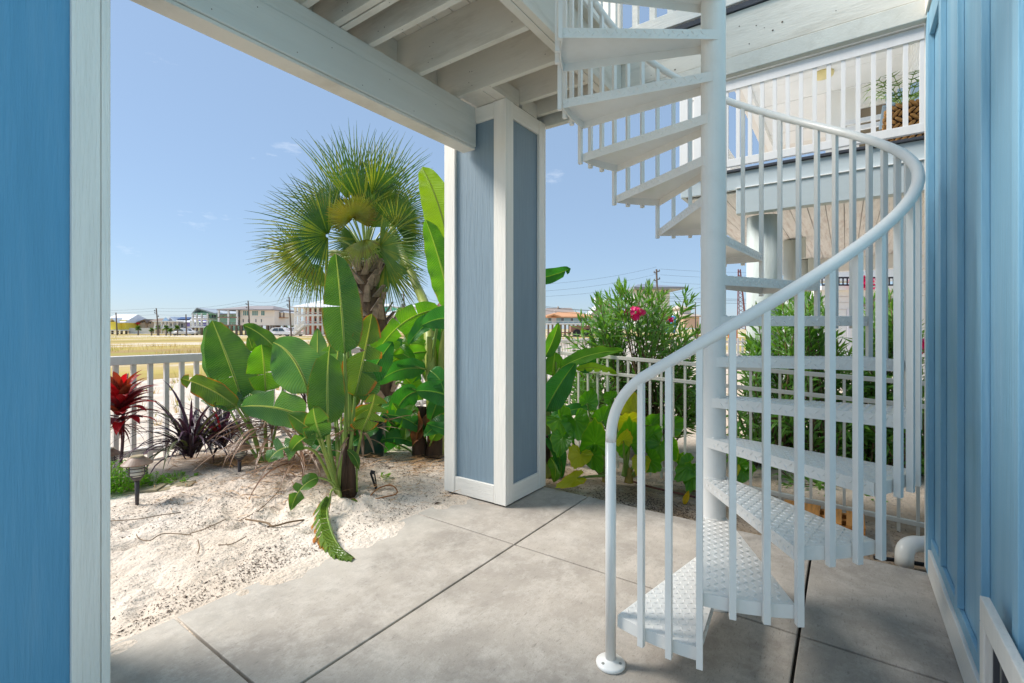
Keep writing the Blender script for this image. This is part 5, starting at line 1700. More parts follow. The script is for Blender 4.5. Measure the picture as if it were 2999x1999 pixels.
h = Far('far_house', 'big cream house on tall piles with green-tinted windows and a grey hipped roof', 648, 806, 978, 100)
h.box('wall', CRM, 704, 805, 907, 952, 0, 9); h.hip(GRS, 645, 808, 906, 892, 688, 768, -1.2, 11)
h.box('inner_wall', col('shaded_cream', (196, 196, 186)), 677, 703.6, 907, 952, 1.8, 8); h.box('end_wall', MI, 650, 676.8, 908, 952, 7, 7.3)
for x0, x1, m_ in ((712, 729, 3), (738.5, 757.5, 3), (765, 776.5, 2)):
    h.win(x0, x1, 908.5, 924.5, GLT, CRM, mull=m_)
for x in (712, 727, 749, 765):
    h.win(x, x + 3, 933, 944, GL, CRM)
h.box('belt_trim', TRIMW, 704, 805, 928, 929.2, -.1, -.005)
for yb in (929, 952):
    h.slab(648, 703.6, yb - 1.2, yb + 1.5, col('brown_deck', (150, 128, 112)), -1.2, 1.75); h.rail(650, 703, yb - 7.5, yb - 1.2, RAILB, -1.1)
h.posts((650, 678, 703), 907, 952, .3, -1.15, TRIMW)
for x in (681, 690, 697):
    h.win(x, x + 5.5, 910, 927, d=1.7); h.win(x, x + 5.5, 934, 950, d=1.7)
h.piles((650, 664, 676, 690, 705, 718, 733, 748, 764, 780, 792, 803), 952, .34, .2); h.piles((664, 690, 720, 750, 780, 800), 952, .34, 5)
k = MB()
for i in range(8):
    k.box(h.X(680 + i * 2.2), 1.2, h.Z(975 - i * 2.9), h.X(682.6 + i * 2.2), 2.2, h.Z(974 - i * 2.9))
h._b(k, 'stairway', PILE)
h = Far('far_house', 'cream house end with open timber balconies on brown posts', 803, 846, 978, 104)
h.box('wall', col('brick_brown', (176, 130, 104)), 806, 820, 915, 950, .6, 7); h.hip(ROOFW, 800, 846, 914, 905, 802, 812, -2, 8)
for yb in (930, 949):
    h.slab(806, 842 if yb < 940 else 824, yb - 1, yb + 1.5, col('orange_timber', (190, 140, 96)), -2.2, .6); h.rail(806, 824, yb - 7, yb - 1, None, -2.1)
h.posts((824, 833, 844), 914, 930, .22, -2, PILE); h.posts((806, 824), 914, 950, .22, -2, TRIMW); h.piles((808, 814, 818, 824), 950, .4, -1)
SAL = col('salmon_siding', (214, 132, 110))
h = Far('far_house', 'three-storey salmon house with white verandas and an outside stair', 865, 1010, 980, 88)
h.box('wall', SAL, 882, 1015, 899, 980, 1.8, 9); h.hip(ROOFW, 863, 1025, 898.5, 868, 950, 985, -1.6, 10)
for yb in (924, 951):
    h.slab(868, 1015, yb - 3, yb + 1.5, None, -.9, 1.75); h.rail(870, 1012, yb - 10, yb - 3, None, -.8)
h.posts((870, 882, 897, 907, 921, 936, 950, 965, 980), 899, 978, .36, -.8)
for yb in (902, 929):
    for x in (890, 911, 929, 944, 958, 972):
        h.win(x, x + 5, yb, yb + 13, d=1.7)
for x in (884, 900, 912, 930):
    h.box('door', col('salmon_door', (190, 96, 80)), x, x + 7, 955, 979, 1.66, 1.78)
k = MB()
for i in range(12):
    k.box(h.X(876 + i * 2.5), -2.2, h.Z(977 - i * 2.3) - .25, h.X(878.8 + i * 2.5), -1.0, h.Z(976 - i * 2.3))
k.bar((h.X(876), -2.25, h.Z(969)), (h.X(906), -2.25, h.Z(942)), .1, .5)
h._b(k, 'stairway', TRIMW)
h = Far('far_house', 'turquoise house tower with a white hipped roof behind the palm trunk', 1112, 1150, 975, 98)
TQ = col('turquoise_siding', (120, 222, 204))
h.box('wall', TQ, 1108, 1142, 896, 960, 0, 6); h.hip(ROOFW, 1104, 1152, 895.5, 886, 1118, 1132, -.8, 7); h.posts((1145,), 896, 915, .3, -.5)
h.win(1124, 1127, 897, 901); h.win(1130, 1133, 897, 901)
h = Far('far_house', 'white bungalow with a wide metal roof and glazed porch behind the banana leaves', 1112, 1232, 972, 82)
WW = col('white_bungalow_wall', (230, 224, 218))
h.box('wall', WW, 1110, 1235, 922, 952, 1.2, 8); h.hip(ROOFW, 1104, 1240, 922, 905, 1150, 1232, -1.5, 9); h.box('fascia_board', WW, 1110, 1235, 922.5, 927, -1.2, -1.0)
h.posts((1117, 1138, 1160, 1183, 1206, 1229), 926, 952, .35, -1.1); h.slab(1105, 1240, 950, 956, None, -1.6, 1.1); h.rail(1110, 1235, 945, 950, None, -1.3)
for x in (1142, 1164, 1187, 1210):
    h.win(x, x + 14, 930, 947, mull=2, d=1.1)
h = Far('far_house', 'white upper house with three small windows and a hipped roof above the bungalow', 1188, 1262, 960, 96)
h.box('wall', WW, 1192, 1262, 897, 925, 0, 7); h.hip(ROOFW, 1186, 1268, 897, 888, 1215, 1245, -.8, 8)
for x in (1196, 1203, 1210.5):
    h.win(x, x + 3.5, 905, 911)
h = Far('far_house', 'peach house gable peeping between banana leaf and corner pillar', 1278, 1330, 960, 104)
PE = col('peach_siding', (238, 200, 176))
h.box('wall', PE, 1282, 1330, 896, 950, 0, 6); h.gable(col('peach_roof', (196, 150, 128)), PE, 1278, 1330, 897, 1304, 866, -.4, 6)
h = Far('far_house', 'pale blue house with an orange shingle roof and white deck right of the corner pillar', 1590, 1742, 985, 82)
TEAL = col('grey_blue_siding', (166, 200, 206))
ORR = col('orange_shingle_roof', (206, 152, 110))
h.box('wall', TEAL, 1590, 1730, 928, 948, 0, 8); h.hip(ORR, 1580, 1745, 927, 911, 1640, 1700, -1, 9); h.gable(ORR, TEAL, 1600, 1640, 926, 1620, 920, -2, 3)
h.box('chimney', TRIMW, 1628, 1630, 907, 913, 3, 3.4)
for x in (1606, 1644, 1671, 1697):
    h.win(x, x + 8, 930, 940, mull=2)
h.box('door', TRIMW, 1616, 1630, 929, 946, -.06, -.01); h.slab(1585, 1735, 947, 950, None, -2.4, 0); h.rail(1588, 1732, 940, 947, None, -2.3); h.piles(range(1592, 1732, 12), 950, .3, -2)
h = Far('far_house', 'house with a long grey-brown shingle roof behind the orange-roofed one', 1580, 1690, 960, 110)
h.box('wall', WW, 1585, 1684, 921, 950, 0, 7); h.hip(col('taupe_roof', (160, 146, 136)), 1580, 1690, 921, 899, 1606, 1680, -.6, 8); h.box('chimney', TAN, 1637, 1641, 895, 901, 3, 3.6)
h = Far('far_house', 'pale house with a steep grey roof and chimney left of the oleander', 1716, 1830, 960, 96)
h.gable(col('pale_grey_roof', (206, 204, 206)), WW, 1712, 1830, 935, 1775, 876, -.5, 8); h.box('wall', WW, 1722, 1822, 936, 960, 0, 7); h.box('chimney', TRIMW, 1749, 1760, 868, 890, 2, 3)
h = Far('far_house', 'white tower house with a grey standing-seam hipped roof above the oleander', 1856, 1966, 960, 78)
h.box('wall', TRIMW, 1862, 1962, 845, 955, 0, 6); h.hip(mat('standing_seam_roof', srgb(142, 148, 158), rough=.4, var=.1, scale=2, stretch=(5, .2, .2)), 1846, 1994, 843, 826, 1884, 1916, -2.5, 9, th=.3)
for x in (1866, 1882, 1900, 1921, 1938, 1950):
    h.win(x, x + 9, 848, 862, mull=2)
h = Far('far_house', 'small white house with a tan roof right of the oleander', 2000, 2046, 965, 92)
h.box('wall', WW, 1990, 2024, 902, 960, 0, 5); h.hip(col('tan_roof', (196, 180, 164)), 1984, 2032, 902, 892, 2000, 2014, -.6, 6); h.win(2004, 2010, 906, 912); h.box('wing', PE, 1996, 2040, 925, 960, -1.5, -.02); h.hip(col('tan_roof', (196, 180, 164)), 1988, 2046, 925, 916, 2008, 2030, -2, 3)
h = Far('far_house', 'white house with dark balcony railing seen beyond the neighbour carport', 2400, 2660, 1050, 24)
h.box('wall', NW, 2395, 2700, 843, 1200, 0, 3); h.box('balcony_edge', NW, 2395, 2700, 838, 850, -.3, -.01); h.rail(2398, 2690, 812, 838, mat('black_rail', srgb(44, 44, 52), rough=.4), -.3, 24)
h.box('upper_wall', NW, 2395, 2700, 700, 812, 1.5, 3); h.box('door_header', col('taupe_header', (150, 134, 112)), 2515, 2640, 874, 897, -.08, -.01)
for x in (2420, 2480):
    h.box('shutter', col('cool_white_shutter', (226, 224, 228)), x, x + 8, 905, 1150, -.08, -.01)
for y in (868, 885, 905, 930):
    h.box('siding_groove', col('warm_groove', (196, 186, 176)), 2398, 2690, y, y + .8, -.02, -.005)
bg = thing('bougainvillea', 'magenta bougainvillea spilling over the dark balcony railing beyond the carport', 'plant', at(2530, 830, 23.5))
rr = random.Random(8)
k = MB()
c = at(2532, 830, 23.4)
for i in range(420):
    v = RIGHT * rr.gauss(0, .26) + UP * rr.gauss(0.02, .14) + VIEW * rr.gauss(0, .15)
    n_ = Vector((rr.gauss(0, 1), rr.gauss(0, 1), rr.gauss(0, 1))).normalized(); o1 = n_.orthogonal(); o2 = n_.cross(o1); s_ = .05
    k.add([c + v + o1 * s_, c + v + o2 * s_, c + v - o1 * s_, c + v - o2 * s_], [(0, 1, 2, 3)])
kind(k.build('blossom', MAG, bg), 'stuff')

# ---------------------------------------------------------------- poles, wires, mast
POLE = col('grey_brown_pole', (112, 98, 88))
INS = col('pole_hardware', (120, 122, 126))
WIRE = mat('black_wire', srgb(60, 62, 70), rough=.6)
tops = {}
def pole(lab, xb, yb, xt, yt, d, arms=(), w=.28):
    b, t = at(xb, yb, d), at(xt, yt, d)
    b.z = -0.2
    o = thing('utility_pole', lab, 'utility pole', b, 'utility poles across the sandy lot')
    k = MB(); k.tube([b, t], [w / 2, w / 2 * .75], 8); k.build('shaft', POLE, o)
    for f, side, ln in arms:
        p = b.lerp(t, f)
        k = MB(); k.bar(p, p + RIGHT * side * ln, .12, .12); a_ = k.build('crossarm', INS, o)
        k = MB(); k.lathe(p + RIGHT * side * ln, [(.07, 0), (.09, .1), (.05, .25)], 6); k.build('insulator', INS, a_)
    return b, t
pole('utility pole in front of the yellow house', 344, 978, 340, 915, 98)
A_ = pole('leaning utility pole in front of the tan house', 466, 979, 458, 902, 96, ((.9, -1, .4), (.82, -1, .4), (.7, 1, .3)))
pole('short utility pole by the violet house', 547, 979, 545, 920, 94)
B_ = pole('leaning utility pole in front of the big cream house', 733, 979, 727, 880, 86, ((.9, -1, .4), (.8, -1, .4)))
C_ = pole('leaning utility pole left of the salmon house', 854, 980, 847, 869, 80, ((.9, -1, .4), (.8, -1, .4), (.75, -1, .3)))
E_ = pole('utility pole with a transformer drum behind the banana leaves', 1190, 975, 1182, 852, 76, ((.92, -1, .3), (.8, -1, .3)))
k = MB(); p = at(1180, 897, 75.8); k.lathe(p + UP * -.4, [(.24, 0), (.25, .8), (.2, .86)], 10)
tr2 = k.build('transformer', INS, bpy.data.objects['utility_pole.005'])
G_ = pole('tall utility pole rising behind the big oleander', 1930, 975, 1923, 788, 60, ((.97, 1, .35), (.95, -1, .3), (.86, 1, .35), (.84, -1, .3)), .3)
H_ = pole('short thin pole right of the big oleander', 2038, 950, 2037, 884, 84, w=.2)
pw = thing('power_lines', 'thin power lines strung between the utility poles', 'power line', G_[1])
def wire(a, b, sag=.6, r=.018):
    k = MB()
    k.tube([a.lerp(b, i / 14) - UP * (sag * 4 * (i / 14) * (1 - i / 14)) for i in range(15)], r, 4)
    k.build('wire', WIRE, pw)
for dz in (0, -1.4, -3.2):
    wire(A_[1] + UP * dz * .4, B_[1] + UP * dz * .4); wire(B_[1] + UP * dz * .4, C_[1] + UP * dz * .4); wire(C_[1] + UP * dz * .5, E_[1] + UP * dz * .5); wire(E_[1] + UP * dz * .5, at(1440, 900 - dz * 8, 70))
    wire(A_[1] + UP * dz * .4, at(100, 900 - dz * 4, 110))
gt = G_[1]
wire(gt + UP * .3, at(1590, 832, 46), .3, .012); wire(gt - UP * .6, at(1590, 852, 46), .3, .012); wire(gt - UP * 1.6, at(1590, 868, 46), .3, .012); wire(gt - UP * 5.2, at(1590, 896, 52), .3, .02); wire(gt - UP * 5.0, at(1590, 900, 44), .3, .02); wire(gt - UP * 5.6, at(1590, 908, 44), .3, .02)
for dy in (787, 804, 825):
    wire(at(1935, dy, 60), at(2420, dy + 4, 70), .4, .012)
wire(at(1960, 860, 60), at(2300, 770, 58), .3, .012); wire(at(1960, 870, 60), at(2300, 800, 58), .3, .012)
for dy in (868, 873, 880):
    wire(at(1945, dy, 60), at(2420, dy + 2, 64), .3, .022)
mast = thing('lattice_mast', 'reddish lattice mast far behind the stair pole', 'mast', at(2172, 975, 70))
for i, (xo, dz) in enumerate(((-12, 0), (12, 0), (-6, 1.2), (16, 1.2))):
    k = MB(); k.bar(at(2172 + xo, 965, 70 + dz), at(2165 + xo * .25, 788, 70 + dz * .3), .09, .09); k.build('leg', col('rusty_red_steel', (140, 84, 84)), mast)
k = MB()
for i in range(14):
    f = i / 14
    w0 = 12 * (1 - .75 * f)
    x_, y_ = 2172 - 7 * f, 965 - 177 * f
    k.bar(at(x_ - w0, y_, 70), at(x_ + w0 * .95, y_ - 12, 70), .05, .05); k.bar(at(x_ + w0, y_, 70), at(x_ - w0 * .95, y_ - 12, 70), .05, .05)
kind(k.build('bracing', MATS['rusty_red_steel'], mast), 'stuff')

# ---------------------------------------------------------------- vehicles and yard odds and ends across the lot
def car(lab, x, y, d, ln, colr, suv=False, flip=1):
    b = at(x, y, d); b.z = -0.1
    o = thing('parked_car', lab, 'car', b, 'cars parked across the sandy lot')
    o.rotation_euler = (0, 0, math.radians(35.13 - 90))
    hh = 1.62 if suv else 1.42
    pr = [(-.5, .35), (-.49, .62), (-.46, .82), (-.30, .92), (-.20, hh / 1.0 * .93), (-.08, hh), (.18, hh), (.34, hh * .93), (.44, 1.0), (.5, .9), (.5, .38)] if suv else \
         [(-.5, .3), (-.49, .6), (-.46, .74), (-.25, .86), (-.12, hh * .96), (-.02, hh), (.12, hh), (.30, .96), (.47, .88), (.5, .6), (.49, .3)]
    k = MB(); n = len(pr)
    vs = [(px_ * ln * flip, -.85 if pz < .95 else -.7, pz) for px_, pz in pr] + [(px_ * ln * flip, .85 if pz < .95 else .7, pz) for px_, pz in pr]
    fs = [tuple(range(n)), tuple(range(2 * n - 1, n - 1, -1))] + [(i, n + i, n + (i + 1) % n, (i + 1) % n) for i in range(n)]
    k.add(vs, fs)
    q = k.build('body', colr, None, bevel=.06); q.parent = o
    k = MB()
    g = [(-.2, .95), (-.09, hh - .12), (.2, hh - .12), (.31, .97)]
    for a, b2 in ((0, .48), (.52, 1)):
        xs_ = [-.2 + .5 * a, -.12 + .36 * a + .02, -.12 + .36 * b2, -.2 + .5 * b2]
        k.add([(xs_[0] * ln * flip, -.872, .96), (xs_[1] * ln * flip, -.74, hh - .13), (xs_[2] * ln * flip, -.74, hh - .13), (xs_[3] * ln * flip, -.872, .96)], [(0, 1, 2, 3)])
    q = k.build('window', GL, None); q.parent = o
    for wx in (-.31, .30):
        k = MB(); c = Vector((wx * ln, -.80, .33))
        k.tube([c, c + Vector((0, .22, 0))], .33, 14); q = k.build('wheel', BLACK, None); q.parent = o
        k = MB(); k.tube([c - Vector((0, .01, 0)), c + Vector((0, .02, 0))], .2, 10); q2 = k.build('rim', INS, None); q2.parent = q
CARW = mat('white_car_paint', srgb(236, 236, 238), rough=.3, var=.02)
car('white sedan parked by the violet house', 552, 976, 104, 4.5, CARW)
car('white hatchback half behind the white sedan', 536, 977, 100, 3.8, CARW, flip=-1)
car('white suv parked under the cream house', 826, 979, 88, 4.6, CARW, True, -1)
car('black suv parked behind the white suv', 846, 976, 94, 4.4, mat('black_car_paint', srgb(40, 42, 48), rough=.3), True)
car('white pickup-sized car at the foot of the salmon house stair', 866, 977, 90, 4.2, CARW, True, -1)
def spalm(lab, x, y, d, hpx, cr):
    b = at(x, y, d); b.z = -0.15
    o = thing('small_palm', lab, 'palm tree', b, 'small palms across the sandy lot')
    H = hpx * d / F
    c = b + UP * H
    k = MB(); k.tube([b, b + UP * H * .5 + RIGHT * .05, c], [.16, .12, .11], 7); k.build('trunk', PILE, o)
    rr = random.Random(int(x)); k = MB()
    R_ = cr * d / F
    for i in range(46):
        a = rr.uniform(0, 6.283); el = rr.uniform(-.7, 1.3)
        dv = Vector((math.cos(a) * math.cos(el), math.sin(a) * math.cos(el), math.sin(el)))
        sd = dv.cross(UP).normalized()
        L_ = R_ * rr.uniform(.7, 1.1)
        for q in (-.35, 0, .35):
            dq = (dv + sd * q).normalized()
            k.add([c, c + dq * L_ * .5 + sd * .07, c + dq * L_ - UP * L_ * .2, c + dq * L_ * .5 - sd * .07], [(0, 1, 2, 3)], 0, [(0, -.6), (.2, -.6), (.4, 0), (.2, .6)])
    k.build('crown', PF, o)
for i, (x, y, d, hp, cr, lab) in enumerate(((405, 977, 100, 22, 11, 'bushy small palm by the garden wall of the tan house'), (444, 978, 97, 18, 9, 'yellow-green small palm left of the leaning pole'), (462, 978, 98, 24, 13, 'dark small palm at the leaning pole'),
        (487, 978, 96, 24, 12, 'small palm at the left end of the pale blue porch'), (500, 978, 95, 18, 9, 'low palm in the middle of the pale blue porch'), (520, 978, 97, 24, 11, 'small palm at the right of the pale blue porch'),
        (829, 970, 130, 28, 8, 'thin far palm beside the salmon house'), (838, 970, 128, 22, 8, 'low far palm beside the leaning pole'), (858, 970, 126, 26, 9, 'far palm touching the salmon veranda'),
        (1668, 978, 76, 16, 8, 'small palm in front of the orange-roofed house deck'), (2042, 965, 60, 26, 16, 'green palm right of the big oleander'), (2134, 960, 64, 16, 9, 'round palm top by the lattice mast'))):
    spalm(lab, x, y, d, hp, cr)
bn_ = thing('equipment_trailer', 'rust brown equipment trailer with a tow bar on the sand beyond the fence', 'trailer', at(1680, 990, 40))
k = MB(); k.box(0, 0, 0, 1.9, 1.2, .75)
RUST = col('rusty_trailer', (140, 104, 86))
tb_ = at(1670, 985, 40)
k = MB(); k.bar(tb_ + UP * .65, tb_ + RIGHT * 1.9 + UP * .65, 1.1, .55); k.build('bed', RUST, bn_, bevel=.03)
k = MB(); k.bar(tb_ + UP * .32 - RIGHT * 1.8, tb_ + UP * .34, .1, .1); k.build('tow_bar', RUST, bn_)
for f in (.5, 1.4):
    k = MB(); c = tb_ + RIGHT * f + UP * .3 - VIEW * .6; k.tube([c, c + VIEW * .2], .33, 12); k.build('wheel', BLACK, bn_)
k = MB(); bx = at(2147, 980, 44); k.box(bx.x - .35, bx.y - .35, -.1, bx.x + .35, bx.y + .35, 1.25); k.box(bx.x - .4, bx.y - .4, 1.251, bx.x + .4, bx.y + .4, 1.34)
tag(k.build('orange_barrel', col('orange_plastic', (226, 122, 50)), None, bevel=.05), 'orange box-shaped road barrier on the sand beyond the stair pole', 'barrier')
sw = thing('play_set', 'bright blue play slide half hidden behind the big oleander', 'play set', at(1965, 975, 30))
SB = col('bright_blue_plastic', (70, 160, 210))
k = MB(); k.bar(at(1950, 968, 30), at(1975, 925, 30), .6, .08); k.build('slide', SB, sw); k = MB()
for x in (1955, 1976):
    k = MB(); k.bar(at(x, 975, 30.3), at(x + 2, 922, 30.3), .1, .1); k.build('post', SB, sw)
k = MB(); k.bar(at(1953, 930, 30.3), at(1982, 930, 30.3), .8, .06); k.build('platform', SB, sw)
far_fence = thing('white_picket_run', 'far white picket fence around the lot beyond the ivory fence', 'fence', at(1650, 1010, 20))
mb = MB(); mb.box(-.045, -.015, 0, .045, .015, 1.05); me = mb.mesh('picket', FENCEW)
for i in range(60):
    p = at(1560, HY, 21) + (RIGHT * .95 - VIEW * .1) * i * .19
    part('picket', me, far_fence, (p.x, p.y, -.15), (0, 0, math.radians(-55)))
for zz in (.2, .75):
    k = MB(); a = at(1560, HY, 21.04) ; b_ = a + (RIGHT * .95 - VIEW * .1) * 60 * .19; a.z = zz; b_.z = zz; k.bar(a, b_, .04, .08); k.build('rail', FENCEW, far_fence)
# ---------------------------------------------------------------- small things in the garden
LAMPB = mat('brown_lamp_metal', srgb(134, 108, 90), rough=0.5, var=0.15, scale=15, dirt=srgb(170, 160, 145), dirt_amt=.5, dirt_scale=12)
LAMPD = mat('dark_lamp_metal', srgb(70, 64, 66), rough=0.5, var=0.15, scale=15)
LAMPT = mat('lamp_solar_top', srgb(176, 160, 128), rough=0.35, var=0.15, scale=30)
FROST = mat('frosted_lamp_glass', srgb(206, 204, 190), rough=0.25, var=0.08, scale=20, spec=.7)
def lamp(lab, x, y, d, rc, hz):
    b = at(x, y, d)
    t = thing('path_light', lab, 'path light', b, 'solar path lights in the sand')
    hgt = hz
    k = MB(); k.tube([b - UP * .08, b + UP * hgt * .46], [.011, .016], 10); k.build('stake', LAMPD, t, smooth=True)
    c = b + UP * hgt * .46
    k = MB(); k.lathe(c, [(.02, 0), (.036, .02), (.04, .028), (.04, .034)], 18); k.build('collar', LAMPD, t, smooth=True)
    g0 = c + UP * .034
    gh = hgt * .30
    k = MB(); k.lathe(g0, [(.040, 0), (.043, .01), (.043, gh)], 20); k.build('glass', FROST, t, smooth=True)
    for i in range(4):
        z = g0.z + .01 + gh * (i + .2) / 4
        k = MB(); n = 26
        pts = [Vector((c.x + .063 * math.cos(2 * math.pi * q / n), c.y + .063 * math.sin(2 * math.pi * q / n), z)) for q in range(n + 1)]
        k.tube(pts, .0035, 5, 0, False); k.build('cage_ring', LAMPD, t, smooth=True)
    for q in range(4):
        a = q * math.pi / 2 + .5
        k = MB(); k.tube([(c.x + .04 * math.cos(a), c.y + .04 * math.sin(a), g0.z), (c.x + .063 * math.cos(a), c.y + .063 * math.sin(a), g0.z + .012), (c.x + .063 * math.cos(a), c.y + .063 * math.sin(a), g0.z + gh)], .0035, 5); k.build('cage_rod', LAMPD, t)
    cz = g0.z + gh
    k = MB(); k.lathe((c.x, c.y, cz), [(rc * .42, -.004), (rc, -.010), (rc * 1.01, -.004), (rc * .45, .040), (rc * .42, .044)], 28); k.build('cap', LAMPB, t, smooth=False)
    k = MB(); k.lathe((c.x, c.y, cz + .0445), [(rc * .42, 0), (rc * .40, .008)], 20); k.build('solar_top', LAMPT, t)
lamp('brown path light in front of the green weeds, nearest the slab', 402, 1467, 3.55, .098, .335)
lamp('brown path light at the foot of the left bird-of-paradise', 702, 1388, 4.2, .094, .27)
lamp('brown path light mostly hidden by the near pillar', 318, 1412, 4.35, .098, .30)
PAV = mat('grey_paver', srgb(150, 138, 112), rough=.9, var=.2, scale=14, bump=.4, bscale=60)
for lab, (x, y), ang in (('flat concrete paver lying left of its twin by the weeds', (428, 1436), .15), ('flat tan paver on the sand, nearer the tall bird-of-paradise', (515, 1430), .35)):
    p = gnd(x, y, -.01)
    k = MB(); u = RIGHT * math.cos(ang) + VIEW * math.sin(ang); v = VIEW * math.cos(ang) - RIGHT * math.sin(ang)
    vs = []
    for z in (-.05, .025):
        for a, b2 in ((-1, -1), (1, -1), (1, 1), (-1, 1)):
            vs.append(p + u * a * .125 + v * b2 * .085 + UP * (z + a * .008))
    k.add(vs, [(3, 2, 1, 0), (4, 5, 6, 7), (0, 1, 5, 4), (1, 2, 6, 5), (2, 3, 7, 6), (3, 0, 4, 7)])
    tag(k.build('paver', PAV, None, bevel=.006), lab, 'paver', 'loose pavers in the sand')
WEED = leafmat('weed_leaf', srgb(110, 176, 40), srgb(160, 212, 60), veins=200, trans=.4)
def weed(lab, x, y, d, rx, hz, n, seed, sz=.02):
    b = at(x, y, d)
    b.z = gz(b.x, b.y)
    t = thing('green_weed', lab, 'plant', b, 'green weeds in the sand')
    rr = random.Random(seed); k = MB(); ks = MB()
    for i in range(n):
        a = rr.uniform(0, 6.283); r_ = rx * math.sqrt(rr.random())
        f = b + Vector((math.cos(a) * r_, math.sin(a) * r_, 0))
        top = f + UP * (hz * (1 - (r_ / rx) ** 2 * .6) * rr.uniform(.4, 1.0)) + Vector((math.cos(a), math.sin(a), 0)) * .02
        ks.tube([b + (f - b) * .5, f.lerp(top, .5), top], .0018, 4)
        for q in range(9):
            p = f.lerp(top, .25 + .75 * q / 8)
            aa = rr.uniform(0, 6.283)
            d_ = Vector((math.cos(aa), math.sin(aa), rr.uniform(-.1, .7))).normalized()
            sd = d_.cross(UP).normalized(); s_ = sz * rr.uniform(.6, 1.2)
            k.add([p, p + d_ * s_ * .6 + sd * s_ * .35, p + d_ * s_ * 1.3, p + d_ * s_ * .6 - sd * s_ * .35], [(0, 1, 2, 3)], 0, [(0, 0), (.01, 1), (.02, 0), (.01, -1)])
    ks.build('stems', STEM, t)
    kind(k.build('foliage', WEED, t), 'stuff')
weed('large leafy green weed patch beside the nearest path light', 350, 1432, 3.85, .20, .27, 190, 3, .026)
weed('low green weed growing behind the left paver', 452, 1400, 4.0, .12, .08, 30, 4)
weed('low green weed sprawling behind the tan paver', 520, 1396, 4.05, .13, .08, 34, 5)
weed('grassy green weed tuft in front of the banana stems', 1160, 1290, 5.2, .16, .2, 34, 6, .03)
weed('tiny grass sprig beside the tall bird-of-paradise', 1130, 1375, 4.1, .03, .06, 7, 7)
# green pot behind the tall bird-of-paradise
pg = at(1078, 1345, 4.75)
k = MB(); k.lathe((pg.x, pg.y, pg.z), [(.15, 0), (.17, .2), (.185, .40), (.20, .41), (.20, .45), (.18, .45), (.17, .36)], 28)
tag(k.build('plant_pot', mat('dark_green_pot', srgb(24, 62, 50), rough=.3, var=.15, scale=4), None, smooth=True), 'large dark green plastic pot half hidden behind the bird-of-paradise', 'plant pot')
# irrigation stake, hoses, pipe elbow
st_ = thing('irrigation_stake', 'black plastic drip stake with a loop standing in the sand by the bird-of-paradise', 'garden stake', gnd(1102, 1435))
k = MB(); a = at(1102, 1432, 3.86); b = at(1086, 1384, 3.86); k.tube([a, b], .009, 6); k.build('stake', BLACK, st_)
k = MB(); c = at(1098, 1388, 3.86); k.tube([b, c, at(1104, 1428, 3.84)], .006, 6); k.build('loop', BLACK, st_)
k = MB(); k.tube([b + UP * .01, c + UP * .012], .014, 8); k.build('head', BLACK, st_)
def rope(name, lab, cat, pts, r, m, grp=None):
    P = [gnd(x, y, z) if len(q) == 3 and False else gnd(x, y, z) for q in pts for x, y, z in [q]]
    out = []
    for i in range(len(P) - 1):
        ta = (P[min(i + 1, len(P) - 1)] - P[max(i - 1, 0)]) * .5; tb = (P[min(i + 2, len(P) - 1)] - P[i]) * .5
        for s_ in range(8):
            t = s_ / 8; h = 2 * t ** 3 - 3 * t * t + 1
            out.append(P[i] * h + ta * (t ** 3 - 2 * t * t + t) + P[i + 1] * (3 * t * t - 2 * t ** 3) + tb * (t ** 3 - t * t))
    out.append(P[-1])
    k = MB(); k.tube(out, r, 8)
    return tag(k.build(name, m, None, smooth=True), lab, cat, grp)
rope('irrigation_pipe', 'reddish brown drip pipe on the dark mulch behind the newel post', 'pipe', [(1850, 1408, -.03), (1900, 1424, -.035), (1960, 1438, -.035), (2040, 1456, -.04)], .009, mat('red_brown_pipe', srgb(112, 66, 56), rough=.6))
rope('black_hose', 'black hose running along the slab edge to the white pipe elbow', 'hose', [(2560, 1632, -.03), (2640, 1642, -.03), (2700, 1652, -.03), (2760, 1660, -.03)], .012, BLACK)
rope('drip_line', 'thin black drip line lying across the sand behind the pavers', 'hose', [(470, 1415, .0), (540, 1385, .0), (600, 1376, .0), (640, 1380, 0.0)], .005, BLACK)
k = MB(); c0 = at(2648, 1655, 2.66); c1 = at(2650, 1600, 2.66); c2 = at(2664, 1588, 2.68); c3 = at(2722, 1596, 2.72)
path = [c0, c0.lerp(c1, .55)]
for q in range(8):
    t = (q + 1) / 8
    path.append(c0.lerp(c1, .55) * (1 - t) ** 2 + at(2649, 1590, 2.66) * 2 * t * (1 - t) + at(2690, 1592, 2.69) * t * t)
path.append(at(2712, 1594, 2.71))
k.tube(path, .043, 20)
el = thing('pipe_elbow', 'white plastic pipe elbow on the sand at the foot of the blue wall', 'pipe', c0)
k.build('elbow', mat('white_pvc', srgb(232, 228, 218), rough=.3, var=.03), el, smooth=True)
k = MB(); k.tube([at(2712, 1594, 2.71), at(2717, 1594.5, 2.713)], .047, 20); k.build('rim', MATS['white_pvc'], el)
k = MB(); k.tube([at(2717, 1594, 2.713), at(2790, 1603, 2.78)], .034, 14); k.build('drain_pipe', mat('dark_blue_pipe', srgb(44, 50, 74), rough=.5), el, smooth=True)
rope('fallen_hose', 'grey garden hose coiled on the sand beyond the metal fence', 'hose', [(1975, 1310, -.1), (2010, 1318, -.1), (2040, 1300, -.1), (2075, 1285, -.1), (2100, 1300, -.1)], .014, mat('grey_hose', srgb(96, 100, 108), rough=.5))
rope('teal_hose', 'teal garden hose lying behind the fence by the blue wall', 'hose', [(2690, 1420, -.1), (2715, 1425, -.1), (2750, 1415, -.1)], .014, mat('teal_hose_rubber', srgb(20, 96, 110), rough=.4))
